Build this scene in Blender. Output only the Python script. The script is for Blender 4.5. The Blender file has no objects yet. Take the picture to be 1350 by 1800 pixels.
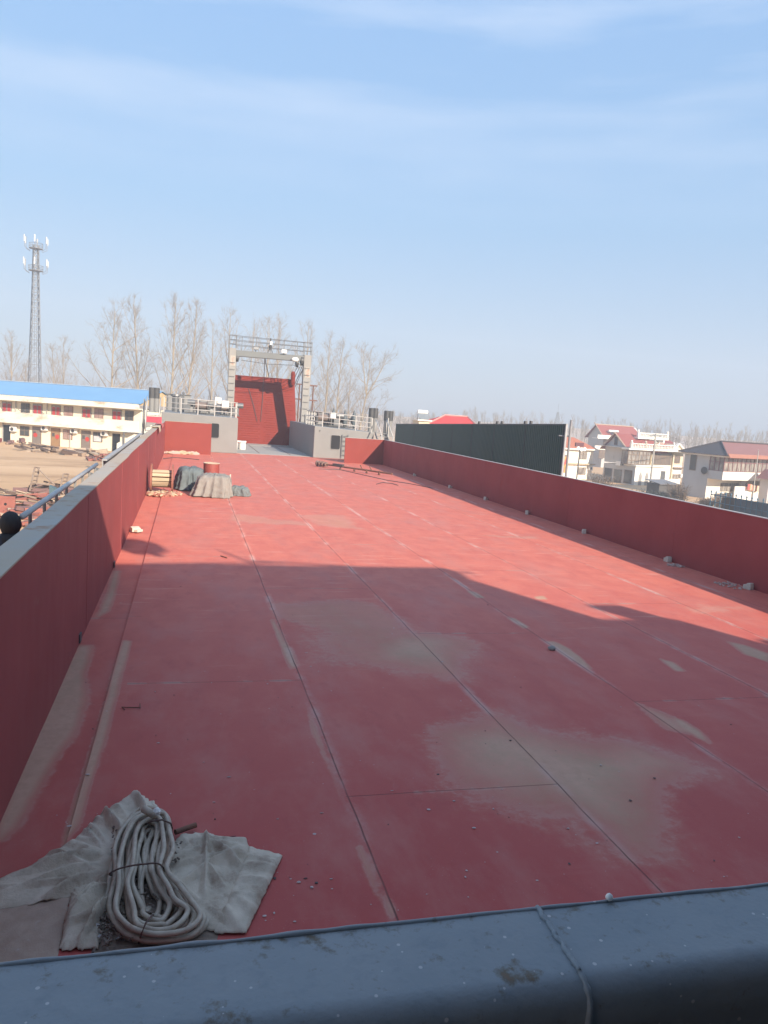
import bpy, bmesh, math, random
from mathutils import Vector, Matrix, noise
R_ = math.radians
scene = bpy.context.scene
COL = scene.collection
random.seed(7)

# ------------------------------------------------------------------ camera
CAMH = 3.46
FPX, VPX, VPY, ROLL = 1350.0, 331.0, 702.0, 3.9
_d = Vector((VPX - 675, 900 - VPY, FPX)).normalized()
_e = Vector((math.cos(R_(ROLL)), -math.sin(R_(ROLL)), 0))
_n = _d.cross(_e).normalized()
if _n.y < 0: _n = -_n
_x = _n.cross(_d)
if _x.x < 0: _x = -_x
ROT = Matrix((_x, _d, _n))            # camera coords (right, up, forward) -> world
CAM0 = Vector((0, 0, CAMH))
def ray(px, py): return ROT @ Vector((px - 675, 900 - py, FPX))
def az(px, py, z):
    v = ray(px, py); return CAM0 + v * ((z - CAMH) / v.z)
def ay(px, py, y):
    v = ray(px, py); return CAM0 + v * (y / v.y)
def ax(px, py, x):
    v = ray(px, py); return CAM0 + v * (x / v.x)
def aplane(px, py, p0, n):
    v = ray(px, py); return CAM0 + v * ((p0 - CAM0).dot(n) / v.dot(n))

cam = bpy.data.cameras.new("camera"); camo = bpy.data.objects.new("camera", cam); COL.objects.link(camo)
r_, u_, f_ = ROT.col[0], ROT.col[1], ROT.col[2]
M = Matrix((( r_[0], u_[0], -f_[0], 0), (r_[1], u_[1], -f_[1], 0), (r_[2], u_[2], -f_[2], CAMH), (0, 0, 0, 1)))
camo.matrix_world = M
cam.sensor_fit = 'VERTICAL'; cam.sensor_height = 36.0; cam.sensor_width = 27.0
cam.lens = 27.0; cam.clip_start = 0.05; cam.clip_end = 5000
scene.camera = camo

# ------------------------------------------------------------------ light
SX, SY, SZ = -0.82, 1.9, -1.0                 # where the sunlight travels
sd = Vector((SX, SY, SZ)).normalized()
SUN_EL = math.asin(-sd.z); SUN_ROT = math.atan2(-SX, -SY)
sun = bpy.data.lights.new("sun", 'SUN'); suno = bpy.data.objects.new("sun", sun); COL.objects.link(suno)
sun.energy = 4.2; sun.angle = R_(0.55); sun.color = (1.0, 0.87, 0.72)
suno.rotation_euler = sd.to_track_quat('-Z', 'Y').to_euler()
world = bpy.data.worlds.new("World"); scene.world = world; world.use_nodes = True
wt = world.node_tree; wt.nodes.clear()
wo = wt.nodes.new('ShaderNodeOutputWorld'); wb = wt.nodes.new('ShaderNodeBackground')
sky = wt.nodes.new('ShaderNodeTexSky'); sky.sky_type = 'NISHITA'; sky.sun_disc = False
sky.sun_elevation = SUN_EL; sky.sun_rotation = SUN_ROT; sky.air_density = 1.25; sky.dust_density = .45; sky.ozone_density = 2.2
wb.inputs['Strength'].default_value = 0.12
# thin veils of cirrus: a little white added to the sky
tc = wt.nodes.new('ShaderNodeTexCoord'); mp = wt.nodes.new('ShaderNodeMapping'); mp.inputs['Scale'].default_value = (1.1, 1.1, 8.0)
mp.inputs['Rotation'].default_value = (0.05, -0.07, 0)
nz = wt.nodes.new('ShaderNodeTexNoise'); nz.inputs['Scale'].default_value = 1.9; nz.inputs['Detail'].default_value = 5; nz.inputs['Roughness'].default_value = .55
rp = wt.nodes.new('ShaderNodeValToRGB'); rp.color_ramp.elements[0].position = .40; rp.color_ramp.elements[1].position = .70
sep = wt.nodes.new('ShaderNodeSeparateXYZ'); mr = wt.nodes.new('ShaderNodeMapRange')
mr.inputs['From Min'].default_value = .22; mr.inputs['From Max'].default_value = .40; mr.inputs['To Max'].default_value = .7
mul = wt.nodes.new('ShaderNodeMath'); mul.operation = 'MULTIPLY'
mix = wt.nodes.new('ShaderNodeMix'); mix.data_type = 'RGBA'; mix.inputs[7].default_value = (2.6, 3.1, 3.9, 1)
L = wt.links.new
L(tc.outputs['Generated'], mp.inputs['Vector']); L(mp.outputs[0], nz.inputs['Vector']); L(nz.outputs['Fac'], rp.inputs['Fac'])
L(tc.outputs['Generated'], sep.inputs[0]); L(sep.outputs['Z'], mr.inputs['Value'])
L(rp.outputs['Color'], mul.inputs[0]); L(mr.outputs['Result'], mul.inputs[1]); L(mul.outputs[0], mix.inputs[0])
hz = wt.nodes.new('ShaderNodeValToRGB'); hz.color_ramp.elements[0].position = 0.0; hz.color_ramp.elements[0].color = (1.48, 1.78, 2.40, 1)
hz.color_ramp.elements[1].position = .60; hz.color_ramp.elements[1].color = (1.06, 1.92, 3.46, 1)
e2 = hz.color_ramp.elements.new(.10); e2.color = (1.28, 1.84, 2.70, 1); e3 = hz.color_ramp.elements.new(.24); e3.color = (1.00, 1.86, 2.98, 1)
hmx = wt.nodes.new('ShaderNodeMix'); hmx.data_type = 'RGBA'; hmx.inputs[0].default_value = .86      # hazy winter air veils the clear-sky model
L(sep.outputs['Z'], hz.inputs['Fac']); L(sky.outputs[0], hmx.inputs[6]); L(hz.outputs['Color'], hmx.inputs[7]); L(hmx.outputs[2], mix.inputs[6]); L(mix.outputs[2], wb.inputs['Color']); L(wb.outputs[0], wo.inputs['Surface'])
vs = scene.view_settings; vs.view_transform = 'Standard'; vs.look = 'None'; vs.gamma = 1; vs.use_curve_mapping = False
vs.exposure = 1.2

# ------------------------------------------------------------------ materials
MATS = {}
def mat(name, c, c2=None, scale=2.0, rough=.6, bump=0.0, bscale=60.0, metal=0.0, spots=None, sscale=3.0, sthr=.62, sw=.06, stretch=None, contrast=.18, spec=None):
    if name in MATS: return MATS[name]
    m = bpy.data.materials.new(name); m.use_nodes = True; nt = m.node_tree; N = nt.nodes; K = nt.links.new
    b = N['Principled BSDF']; b.inputs['Roughness'].default_value = rough; b.inputs['Metallic'].default_value = metal
    if spec is not None: b.inputs['Specular IOR Level'].default_value = spec
    t = N.new('ShaderNodeTexCoord'); src = t.outputs['Object']
    if stretch:
        g = N.new('ShaderNodeMapping'); g.inputs['Scale'].default_value = stretch; K(src, g.inputs['Vector']); src = g.outputs[0]
    def nse(s, det=6, r=.6):
        n = N.new('ShaderNodeTexNoise'); n.inputs['Scale'].default_value = s; n.inputs['Detail'].default_value = det; n.inputs['Roughness'].default_value = r
        K(src, n.inputs['Vector']); return n.outputs['Fac']
    def ramp(v, lo, hi):
        q = N.new('ShaderNodeMapRange'); q.inputs['From Min'].default_value = lo; q.inputs['From Max'].default_value = hi; K(v, q.inputs['Value']); return q.outputs['Result']
    def mixc(f, a, bb):
        x = N.new('ShaderNodeMix'); x.data_type = 'RGBA'; K(f, x.inputs[0])
        for i, v in ((6, a), (7, bb)):
            if isinstance(v, tuple): x.inputs[i].default_value = (*v, 1)
            else: K(v, x.inputs[i])
        return x.outputs[2]
    c2 = c2 or tuple(min(1, v * .8) for v in c)
    col = mixc(ramp(nse(scale), .5 - contrast, .5 + contrast), c, c2)
    if spots: col = mixc(ramp(nse(sscale, 8, .65), sthr, sthr + sw), col, spots)
    K(col, b.inputs['Base Color'])
    if bump:
        bp = N.new('ShaderNodeBump'); bp.inputs['Strength'].default_value = bump; bp.inputs['Distance'].default_value = .01
        K(nse(bscale, 4), bp.inputs['Height']); K(bp.outputs[0], b.inputs['Normal'])
    MATS[name] = m; return m

RED = (.385, .068, .060)
red_wall = mat('red_primer', (.32, .077, .073), (.275, .064, .061), .8, .62, .15, 30, spec=.15, spots=(.3, .13, .11), sscale=2.0, sthr=.66, sw=.15)
def buckle(m, sc, dist):
    nt = m.node_tree; N = nt.nodes; t = [n for n in N if n.type == 'TEX_COORD'][0]; nz_ = N.new('ShaderNodeTexNoise'); nz_.inputs['Scale'].default_value = sc; nz_.inputs['Detail'].default_value = 2
    g = N.new('ShaderNodeMapping'); g.inputs['Scale'].default_value = (1, 1, .6); nt.links.new(t.outputs['Object'], g.inputs['Vector']); nt.links.new(g.outputs[0], nz_.inputs['Vector'])
    b2 = N.new('ShaderNodeBump'); b2.inputs['Strength'].default_value = .6; b2.inputs['Distance'].default_value = dist; nt.links.new(nz_.outputs['Fac'], b2.inputs['Height'])
    bs = [n for n in N if n.type == 'BUMP' and n != b2][0]; nt.links.new(b2.outputs[0], bs.inputs['Normal'])
buckle(red_wall, .9, .10)
red_lit = mat('red_primer_sunlit', (.265, .056, .044), (.235, .05, .04), 1.0, .8, .15, 30, spec=.15, spots=(.33, .12, .09), sscale=2.5, sthr=.63, sw=.2)  # same red primer, toned apart for the sunlit end walls
red_ramp = mat('red_ramp_paint', (.23, .036, .024), (.19, .030, .022), .7, .85, .1, 30, spec=.15, spots=(.27, .085, .06), sscale=1.6, sthr=.66, sw=.08)
grey_ship = mat('grey_marine_paint', (.235, .23, .215), (.21, .205, .195), .8, .55, .1, 30, spots=(.3, .2, .13), sscale=2.2, sthr=.70, sw=.05)
grey_cap = mat('worn_grey_cap', (.37, .355, .325), (.42, .315, .21), .35, .7, .3, 40, spots=(.33, .19, .11), sscale=2.2, sthr=.56, sw=.12)
pale_paint = mat('pale_rail_paint', (.46, .45, .42), (.40, .38, .35), 3, .5, spots=(.4, .25, .15), sscale=6, sthr=.7)
gantry_paint = mat('gantry_paint', (.285, .27, .245), (.24, .228, .21), 1.2, .55, .1, 30, spots=(.38, .22, .14), sscale=1.5, sthr=.68, sw=.08)
dark_steel = mat('dark_steel', (.05, .052, .056), (.08, .078, .075), 4, .5, .1, 40)
mid_steel = mat('mid_steel', (.17, .175, .18), (.12, .12, .12), 4, .45, .1, 40, metal=.3)
black = mat('black_opening', (.012, .012, .014), (.016, .016, .018), 2, .8)
white_paint = mat('white_paint', (.78, .76, .72), (.7, .68, .63), 2, .5)
rust = mat('rusty_steel', (.22, .10, .06), (.12, .06, .045), 6, .85, .3, 50)

def build(name, verts, faces, m, parent=None, smooth=False, bevel=0, seg=2, solid=0, mats=None, fm=None):
    me = bpy.data.meshes.new(name); me.from_pydata([tuple(v) for v in verts], [], faces)
    me.update()
    for q in (mats or [m]): me.materials.append(q)
    if fm: me.polygons.foreach_set('material_index', fm)
    if smooth: me.polygons.foreach_set('use_smooth', [True] * len(faces))
    o = bpy.data.objects.new(name, me); COL.objects.link(o)
    if parent: o.parent = parent
    if solid:
        s = o.modifiers.new('solid', 'SOLIDIFY'); s.thickness = solid; s.offset = 0
    if bevel:
        s = o.modifiers.new('bevel', 'BEVEL'); s.width = bevel; s.segments = seg; s.limit_method = 'ANGLE'; s.angle_limit = R_(50)
    return o

class MB:
    def __init__(s): s.v = []; s.f = []; s.m = []; s.cur = 0
    def add(s, vs, fs):
        k = len(s.v); s.v += [Vector(v) for v in vs]; s.f += [tuple(i + k for i in f) for f in fs]; s.m += [s.cur] * len(fs); return s
    def box(s, a, b):
        x0, y0, z0 = a; x1, y1, z1 = b
        return s.add([(x0,y0,z0),(x1,y0,z0),(x1,y1,z0),(x0,y1,z0),(x0,y0,z1),(x1,y0,z1),(x1,y1,z1),(x0,y1,z1)],
              [(0,3,2,1),(4,5,6,7),(0,1,5,4),(1,2,6,5),(2,3,7,6),(3,0,4,7)])
    def cbox(s, c, d, rz=0, rx=0, ry=0):
        m = Matrix.Translation(c) @ Matrix.Rotation(rz, 4, 'Z') @ Matrix.Rotation(ry, 4, 'Y') @ Matrix.Rotation(rx, 4, 'X')
        k = len(s.v); s.box([-q / 2 for q in d], [q / 2 for q in d])
        for i in range(k, len(s.v)): s.v[i] = m @ s.v[i]
        return s
    def prism(s, poly, dirv):                       # poly: 3D points in a plane, extruded along dirv
        n = len(poly); d = Vector(dirv); vs = [Vector(p) for p in poly] + [Vector(p) + d for p in poly]
        return s.add(vs, [tuple(range(n - 1, -1, -1)), tuple(range(n, 2 * n))] + [(i, (i + 1) % n, n + (i + 1) % n, n + i) for i in range(n)])
    def tube(s, pts, r, n=6, cap=True, closed=False):
        pts = [Vector(p) for p in pts]; m = len(pts); rs = r if isinstance(r, (list, tuple)) else [r] * m
        k = len(s.v); up = None; fs = []
        for i, p in enumerate(pts):
            if closed: t = pts[(i + 1) % m] - pts[i - 1]
            else: t = pts[min(i + 1, m - 1)] - pts[max(i - 1, 0)]
            if t.length < 1e-9: t = Vector((0, 0, 1))
            t.normalize()
            if up is None:
                up = t.orthogonal().normalized()
            up = (up - t * up.dot(t));
            if up.length < 1e-6: up = t.orthogonal()
            up.normalize(); w = t.cross(up)
            for j in range(n):
                a = 2 * math.pi * j / n; s.v.append(p + (up * math.cos(a) + w * math.sin(a)) * rs[i])
        for i in range(m if closed else m - 1):
            i2 = (i + 1) % m
            for j in range(n):
                j2 = (j + 1) % n; fs.append((k + i * n + j, k + i * n + j2, k + i2 * n + j2, k + i2 * n + j))
        if cap and not closed:
            fs.append(tuple(k + j for j in range(n - 1, -1, -1))); fs.append(tuple(k + (m - 1) * n + j for j in range(n)))
        s.f += fs; s.m += [s.cur] * len(fs); return s
    def beam(s, p, q, w, h=None):
        p = Vector(p); q = Vector(q); h = h or w; t = (q - p).normalized()
        u = Vector((0, 0, 1)) if abs(t.z) < .95 else Vector((0, 1, 0))
        x = t.cross(u).normalized() * w / 2; y = x.cross(t).normalized() * h / 2
        a = [p - x - y, p + x - y, p + x + y, p - x + y]; b = [v + (q - p) for v in a]
        return s.add(a + b, [(0, 1, 2, 3), (7, 6, 5, 4), (0, 4, 5, 1), (1, 5, 6, 2), (2, 6, 7, 3), (3, 7, 4, 0)])
    def lathe(s, prof, c=(0, 0, 0), axis='Z', n=20):
        k = len(s.v); m = len(prof); c = Vector(c)
        for r, z in prof:
            for j in range(n):
                a = 2 * math.pi * j / n; p = (r * math.cos(a), r * math.sin(a), z)
                if axis == 'X': p = (z, p[0], p[1])
                if axis == 'Y': p = (p[0], z, p[1])
                s.v.append(c + Vector(p))
        fs = [(k + i * n + j, k + i * n + (j + 1) % n, k + (i + 1) * n + (j + 1) % n, k + (i + 1) * n + j) for i in range(m - 1) for j in range(n)]
        fs.append(tuple(k + j for j in range(n - 1, -1, -1))); fs.append(tuple(k + (m - 1) * n + j for j in range(n)))
        s.f += fs; s.m += [s.cur] * len(fs); return s
    def build(s, name, m, parent=None, **kw):
        if isinstance(m, list): return build(name, s.v, s.f, None, parent, mats=m, fm=s.m, **kw)
        return build(name, s.v, s.f, m, parent, **kw)

def tag(o, label=None, cat=None, group=None, kind=None):
    if label: o['label'] = label
    if cat: o['category'] = cat
    if group: o['group'] = group
    if kind: o['kind'] = kind
    return o
def thing(name, label, cat, loc=(0, 0, 0), rz=0, group=None):
    o = bpy.data.objects.new(name, None); COL.objects.link(o); o.location = loc; o.rotation_euler = (0, 0, rz)
    o.empty_display_size = .3
    return tag(o, label, cat, group)
def copy_tree(o, parent=None):
    c = o.copy(); COL.objects.link(c)
    if parent: c.parent = parent
    for ch in list(o.children): copy_tree(ch, c)
    return c
def smooth01(x): x = max(0, min(1, x)); return x * x * (3 - 2 * x)

# ------------------------------------------------------------------ setting: ground
GL, GR = -2.9, -5.2
def ground_z(x, y):
    t = smooth01((x + 0) / 18.0); return GL + (GR - GL) * t
xs = [-1500, -600, -250, -120] + [-90 + 3 * i for i in range(27)] + [-8, -6, -4, -2] + [2 * i for i in range(12)] + [26, 34, 50, 70, 100, 160, 300, 700, 1500]
ys = [-400, -100, -40, -10, 10, 20, 30] + [34 + 3 * i for i in range(26)] + [115, 130, 160, 200, 300, 500, 900, 2500]
gv = [(x, y, ground_z(x, y)) for y in ys for x in xs]; nx = len(xs)
gf = [(j * nx + i, j * nx + i + 1, (j + 1) * nx + i + 1, (j + 1) * nx + i) for j in range(len(ys) - 1) for i in range(nx - 1)]
dirt = mat('yard_dirt', (.52, .325, .17), (.62, .41, .235), .10, .95, .5, 3, spots=(.40, .24, .125), sscale=.22, sthr=.54, sw=.14, stretch=(.35, 1, 1))
tag(build('ground', gv, gf, dirt, smooth=True), kind='structure')

# ------------------------------------------------------------------ the barge
XL, XR, YN, YF = -1.36, 12.75, 0.62, 54.0
barge = thing('barge', 'red decked cargo barge with low side walls, raised bow ramp and grey steel gantry', 'barge', (5.5, 0, 0))
def bp(mb, name, m, parent=None, **kw):           # a part of the barge: world coordinates, re-based on the barge's Empty
    p = parent or barge
    o = mb.build(name, m, p, **kw)
    if p is barge: o.matrix_parent_inverse = Matrix.Translation((-5.5, 0, 0))
    return o

# cargo deck: one fine sheet of plates with worn places
POLYS = [  # (fade strength, soft edge in m, outline in deck metres)
 (1.0, 1.0, [(815,1290),(870,1268),(960,1285),(1075,1310),(1190,1345),(1205,1355),(1150,1380),(1125,1440),(1118,1490),(1060,1445),(960,1410),(850,1375),(820,1330)]),
 (.5, 1.0, [(770,1290),(850,1255),(1000,1275),(1215,1350),(1200,1368),(1160,1400),(1130,1500),(1110,1500),(950,1440),(800,1380)]),
 (.95, .9, [(640,1120),(735,1118),(795,1125),(815,1190),(790,1188),(700,1165),(620,1150)]),
 (.5, 1.1, [(560,1085),(700,1085),(735,1118),(820,1125),(818,1195),(700,1180),(560,1165)]),
 (.5, .4, [(490,1058),(655,1060),(740,1120),(600,1120),(500,1090)]),
 (1.0, .20, [(140,1132),(155,1132),(146,1180),(143,1230),(120,1290),(88,1340),(50,1400),(22,1450),(-5,1470),(-5,1450),(60,1300)]),
 (.8, .10, [(203,1000),(212,1000),(192,1070),(170,1085),(182,1055)]),
 (.85, .07, [(214,1126),(227,1128),(205,1200),(184,1290),(157,1370),(134,1450),(112,1482),(112,1462),(142,1370),(170,1280),(198,1180)]),
 (.9, .07, [(478,1088),(488,1100),(500,1125),(511,1142),(521,1168),(514,1175),(500,1150)]),
 (.85, .05, [(632,1485),(645,1497),(657,1525),(668,1562),(690,1608),(684,1610),(660,1560),(645,1520)]),
 (.5, .06, [(540,1240),(555,1275),(572,1320),(590,1365),(602,1400),(598,1400),(580,1350),(550,1290)]),
 (.9, .06, [(893,1086),(905,1087),(930,1102),(922,1105)]),
 (.9, .07, [(962,1128),(975,1128),(1000,1140),(1020,1155),(1040,1177),(1028,1172),(990,1150)]),
 (.9, .06, [(820,1038),(835,1040),(852,1050),(838,1050)]),
 (.8, .06, [(940,1049),(955,1047),(963,1053),(945,1053)]),
 (.8, .07, [(1160,1158),(1185,1165),(1205,1180),(1190,1180)]),
 (.7, .09, [(1278,1128),(1310,1135),(1350,1150),(1350,1163),(1310,1150)]),
 (.75, .09, [(1170,1255),(1200,1265),(1230,1285),(1247,1305),(1225,1295),(1195,1275)]),
 (.6, .2, [(1120,1236),(1165,1252),(1230,1290),(1175,1280)]),
 (.5, .5, [(405,915),(540,925),(530,918),(410,903)]),
 (.45, .6, [(520,905),(560,925),(640,930),(600,905)]),
 (.5, .6, [(1200,1068),(1300,1068),(1290,1075),(1215,1075)]),
 (.4, .5, [(850,940),(950,943),(940,948),(860,945)]),
 (.4, .3, [(1160,1540),(1190,1548),(1200,1560),(1170,1555)]),
]
def worldpoly(pl): return [(q.x, q.y) for q in (az(*p, 0) for p in pl)]
POLYS = [(s * (1.45 if e <= .2 else 1.0), e, worldpoly(pl)) for s, e, pl in POLYS]
PB = [(min(p[0] for p in pl) - e, max(p[0] for p in pl) + e, min(p[1] for p in pl) - 2 * e, max(p[1] for p in pl) + 2 * e) for s, e, pl in POLYS]
def sdist(x, y, pl):
    ins = False; best = 1e9; n = len(pl); k = max(1.0, 1.0)
    for i in range(n):
        x1, y1 = pl[i]; x2, y2 = pl[(i + 1) % n]
        if (y1 > y) != (y2 > y) and x < (x2 - x1) * (y - y1) / (y2 - y1) + x1: ins = not ins
        dx, dy = x2 - x1, y2 - y1; t = ((x - x1) * dx + (y - y1) * dy) / (dx * dx + dy * dy + 1e-12); t = max(0, min(1, t))
        d = math.hypot(x - x1 - t * dx, y - y1 - t * dy); best = min(best, d)
    return best if ins else -best
def fade(x, y):
    wx = noise.noise((x * .9, y * .6, 20)) * .30 + noise.noise((x * 2.4, y * 1.6, 23)) * .12; wy = noise.noise((x * .9, y * .6, 31)) * .45 + noise.noise((x * 2.4, y * 1.6, 37)) * .18; f = 0; x_, y_ = x, y
    for (s, e, pl), (a, b, c, d) in zip(POLYS, PB):
        if a < x < b and c < y < d:
            g = min(1, e * 1.4); v = sdist(x_ + wx * g, y_ + wy * g, pl); f = max(f, s * smooth01(.5 + .62 * v / e))
    return f
SEAMS = [-.80, 1.52, 3.60, 5.68, 7.78, 9.90, 11.65]
gx = [XL]; 
while gx[-1] < XR - .06: gx.append(gx[-1] + .055)
gx[-1] = XR
gx = sorted([x for x in gx if not (-.85 < x < -.77)] + [-.81, -.80])
gy = [YN]
while gy[-1] < YF: gy.append(gy[-1] + (.05 if gy[-1] < 14 else .05 + (gy[-1] - 14) * .012))
gy[-1] = YF
def deckz(x, y):
    z = .010 * noise.noise((x * .45, y * .35, 1.7)) + .004 * noise.noise((x * 1.3, y * .8, 9.1))
    if x <= -.805: z -= .035
    return z
dv = [(x, y, deckz(x, y)) for y in gy for x in gx]; nx = len(gx)
df = [(j * nx + i, j * nx + i + 1, (j + 1) * nx + i + 1, (j + 1) * nx + i) for j in range(len(gy) - 1) for i in range(nx - 1)]

dm = bpy.data.materials.new('deck_primer'); dm.use_nodes = True
def deck_material(m):
    nt = m.node_tree; N = nt.nodes; K = nt.links.new; b = N['Principled BSDF']
    t = N.new('ShaderNodeTexCoord'); P = t.outputs['Object']
    sp = N.new('ShaderNodeSeparateXYZ'); K(P, sp.inputs[0]); X, Y = sp.outputs['X'], sp.outputs['Y']
    def mth(op, a, bb=None, c=None):
        n = N.new('ShaderNodeMath'); n.operation = op
        for i, v in enumerate((a, bb, c)):
            if v is None: continue
            if isinstance(v, (int, float)): n.inputs[i].default_value = v
            else: K(v, n.inputs[i])
        return n.outputs[0]
    def nse(s, det=6, r=.6, st=None):
        n = N.new('ShaderNodeTexNoise'); n.inputs['Scale'].default_value = s; n.inputs['Detail'].default_value = det; n.inputs['Roughness'].default_value = r
        if st:
            g = N.new('ShaderNodeMapping'); g.inputs['Scale'].default_value = st; K(P, g.inputs['Vector']); K(g.outputs[0], n.inputs['Vector'])
        else: K(P, n.inputs['Vector'])
        return n.outputs['Fac']
    def mr(v, a, bb, c=0., d=1.):
        q = N.new('ShaderNodeMapRange'); q.inputs['From Min'].default_value = a; q.inputs['From Max'].default_value = bb
        q.inputs['To Min'].default_value = c; q.inputs['To Max'].default_value = d; K(v, q.inputs['Value']); return q.outputs['Result']
    def mixc(f, a, bb):
        x = N.new('ShaderNodeMix'); x.data_type = 'RGBA'; K(f, x.inputs[0])
        for i, v in ((6, a), (7, bb)):
            if isinstance(v, tuple): x.inputs[i].default_value = (*v, 1)
            else: K(v, x.inputs[i])
        return x.outputs[2]
    # distance to the nearest long seam, with wobble
    wob = mr(nse(.8, 3), .3, .7, -.009, .009)
    Xw = mth('ADD', X, wob); seam = None
    for s in SEAMS[1:]:
        d = mth('ABSOLUTE', mth('SUBTRACT', Xw, s)); seam = d if seam is None else mth('MINIMUM', seam, d)
    # butt joints, offset from strake to strake
    strake = mth('FLOOR', mth('DIVIDE', mth('ADD', X, .60), 2.1))
    off = mth('MULTIPLY', mth('FRACT', mth('MULTIPLY', strake, .377)), 8.0)
    yy = mth('ADD', mth('ADD', Y, off), 2.6)
    butt = mth('ABSOLUTE', mth('SUBTRACT', mth('MODULO', yy, 8.0), 4.0))
    at = N.new('ShaderNodeAttribute'); at.attribute_name = 'fade'; fa = at.outputs['Fac']
    n1 = nse(.55, 7, .62, (1, .5, 1)); n2 = nse(9, 5, .7); n3 = nse(45, 4, .6); n4 = nse(2.2, 6, .6, (1, .6, 1))
    col = mixc(mr(n1, .34, .66), RED, (.42, .092, .080))
    col = mixc(mr(n4, .52, .78, 0, .45), col, (.45, .155, .13))           # dust
    far = mr(Y, 5, 16, 0, .92)                                             # dustier towards the bow, also painted paler to lift the shadow there
    col = mixc(mth('MULTIPLY', far, mr(n4, .25, .6, .55, 1)), col, (.62, .185, .130))
    mot = nse(.9, 8, .68, (1, .45, 1)); col = mixc(mr(mot, .48, .72, 0, .55), col, (.46, .20, .165)); col = mixc(mr(nse(3.1, 7, .7, (1, .5, 1)), .55, .75, 0, .30), col, (.27, .05, .05))
    # thin white scuffs across the plates
    sc = nse(2.2, 5, .62, (.35, 2.4, 1)); col = mixc(mth('MULTIPLY', mth('MULTIPLY', mr(sc, .59, .71, 0, .75), mr(n1, .42, .55)), mr(Y, 9, 19, .10, 1)), col, (.68, .38, .30))
    # worn to grey: hand drawn patches broken up by noise
    fz = mth('ADD', fa, mth('MULTIPLY', mth('SUBTRACT', n2, .5), .5)); fz = mth('ADD', fz, mth('MULTIPLY', mth('SUBTRACT', n4, .5), .28))
    wear = mth('MULTIPLY', mr(fz, .12, .95), mr(fa, 0, .2))
    wc = mixc(mr(n2, .35, .65), (.53, .335, .235), (.45, .285, .195))
    wc = mixc(mth('MULTIPLY', mr(n1, .5, .62), .55), wc, (.36, .275, .175))
    col = mixc(mth('MULTIPLY', wear, .85), col, wc)
    edge = mth('MULTIPLY', mth('MULTIPLY', mr(fz, .20, .34), mr(fz, .50, .36)), mr(n2, .35, .6, 0, .30)); col = mixc(edge, col, (.50, .31, .26))
    # pale rims along seams, broken
    rim = mth('MULTIPLY', mr(mth('ADD', seam, mth('MULTIPLY', mth('SUBTRACT', n2, .5), .10)), .085, .012), mth('MULTIPLY', mr(nse(1.3, 6, .7, (1, .5, 1)), .47, .60, 0, .85), mr(Y, 5, 14, .55, 1))); col = mixc(rim, col, mixc(mr(Y, 8, 20), (.50, .335, .285), (.74, .44, .36)))
    brim = mth('MULTIPLY', mr(butt, .05, .01), mr(n4, .5, .6, 0, .6)); col = mixc(brim, col, (.42, .31, .25))
    line = mth('MAXIMUM', mth('MULTIPLY', mr(seam, .011, .004), mr(n4, .3, .55, .35, 1)), mth('MULTIPLY', mr(butt, .009, .003), .8)); col = mixc(mth('MULTIPLY', line, .8), col, (.10, .035, .03))
    # specks
    sk = nse(70, 2, .5); col = mixc(mr(sk, .70, .75, 0, .5), col, (.5, .36, .32)); sk2 = nse(38, 2, .5); col = mixc(mr(sk2, .765, .80, 0, .7), col, (.06, .03, .03))
    K(col, b.inputs['Base Color'])
    rg = mth('ADD', mr(n1, .3, .7, .55, .72), mth('MULTIPLY', wear, .15)); K(rg, b.inputs['Roughness'])
    b.inputs['Specular IOR Level'].default_value = .16
    h = mth('ADD', mth('MULTIPLY', n3, .12), mth('MULTIPLY', mr(seam, .035, .0), .55)); h = mth('SUBTRACT', h, mth('MULTIPLY', line, .5))
    h = mth('ADD', h, mth('MULTIPLY', nse(1.4, 3), .8))
    bm = N.new('ShaderNodeBump'); bm.inputs['Strength'].default_value = .35; bm.inputs['Distance'].default_value = .02; K(h, bm.inputs['Height']); K(bm.outputs[0], b.inputs['Normal'])
deck_material(dm)
me = bpy.data.meshes.new('cargo_deck'); me.from_pydata(dv, [], df); me.materials.append(dm); me.update()
me.polygons.foreach_set('use_smooth', [True] * len(df))
_se = me.attributes.new('sharp_edge', 'BOOLEAN', 'EDGE')
_vx = [v[0] for v in dv]; _se.data.foreach_set('value', [(abs(_vx[e.vertices[0]] + .805) < .012 and abs(_vx[e.vertices[1]] + .805) < .012) for e in me.edges])
fat = me.attributes.new('fade', 'FLOAT', 'POINT'); fat.data.foreach_set('value', [fade(v[0], v[1]) for v in dv])
deck = bpy.data.objects.new('cargo_deck', me); COL.objects.link(deck); deck.parent = barge; deck.matrix_parent_inverse = Matrix.Translation((-5.5, 0, 0))

# grey bow deck beyond the cargo deck
bd = mat('grey_deck', (.33, .315, .29), (.38, .35, .31), .5, .7, .2, 20, spots=(.33, .22, .16), sscale=1.2, sthr=.62, sw=.1)
m = MB(); m.box((-1.7, YF, -.12), (12.9, 68.2, .02))
bp(m, 'bow_deck', bd)
m = MB()
for x in (5.0, 7.2): m.box((x - .02, 55, .02), (x + .02, 68, .035))
bp(m, 'deck_seam', rust)
# hull
m = MB(); m.prism([(-1.7, -8, -2.6), (-1.7, -8, -.14), (-1.7, 66, -.14), (-1.7, 69, -.9), (-1.7, 60, -2.6)], (14.6, 0, 0)); bp(m, 'hull', red_wall)
m = MB(); m.box((-2.75, -6, .30), (-1.72, 50, .42)); m.box((12.93, -6, .1), (13.7, 50, .22)); bp(m, 'side_deck', grey_ship)

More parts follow.
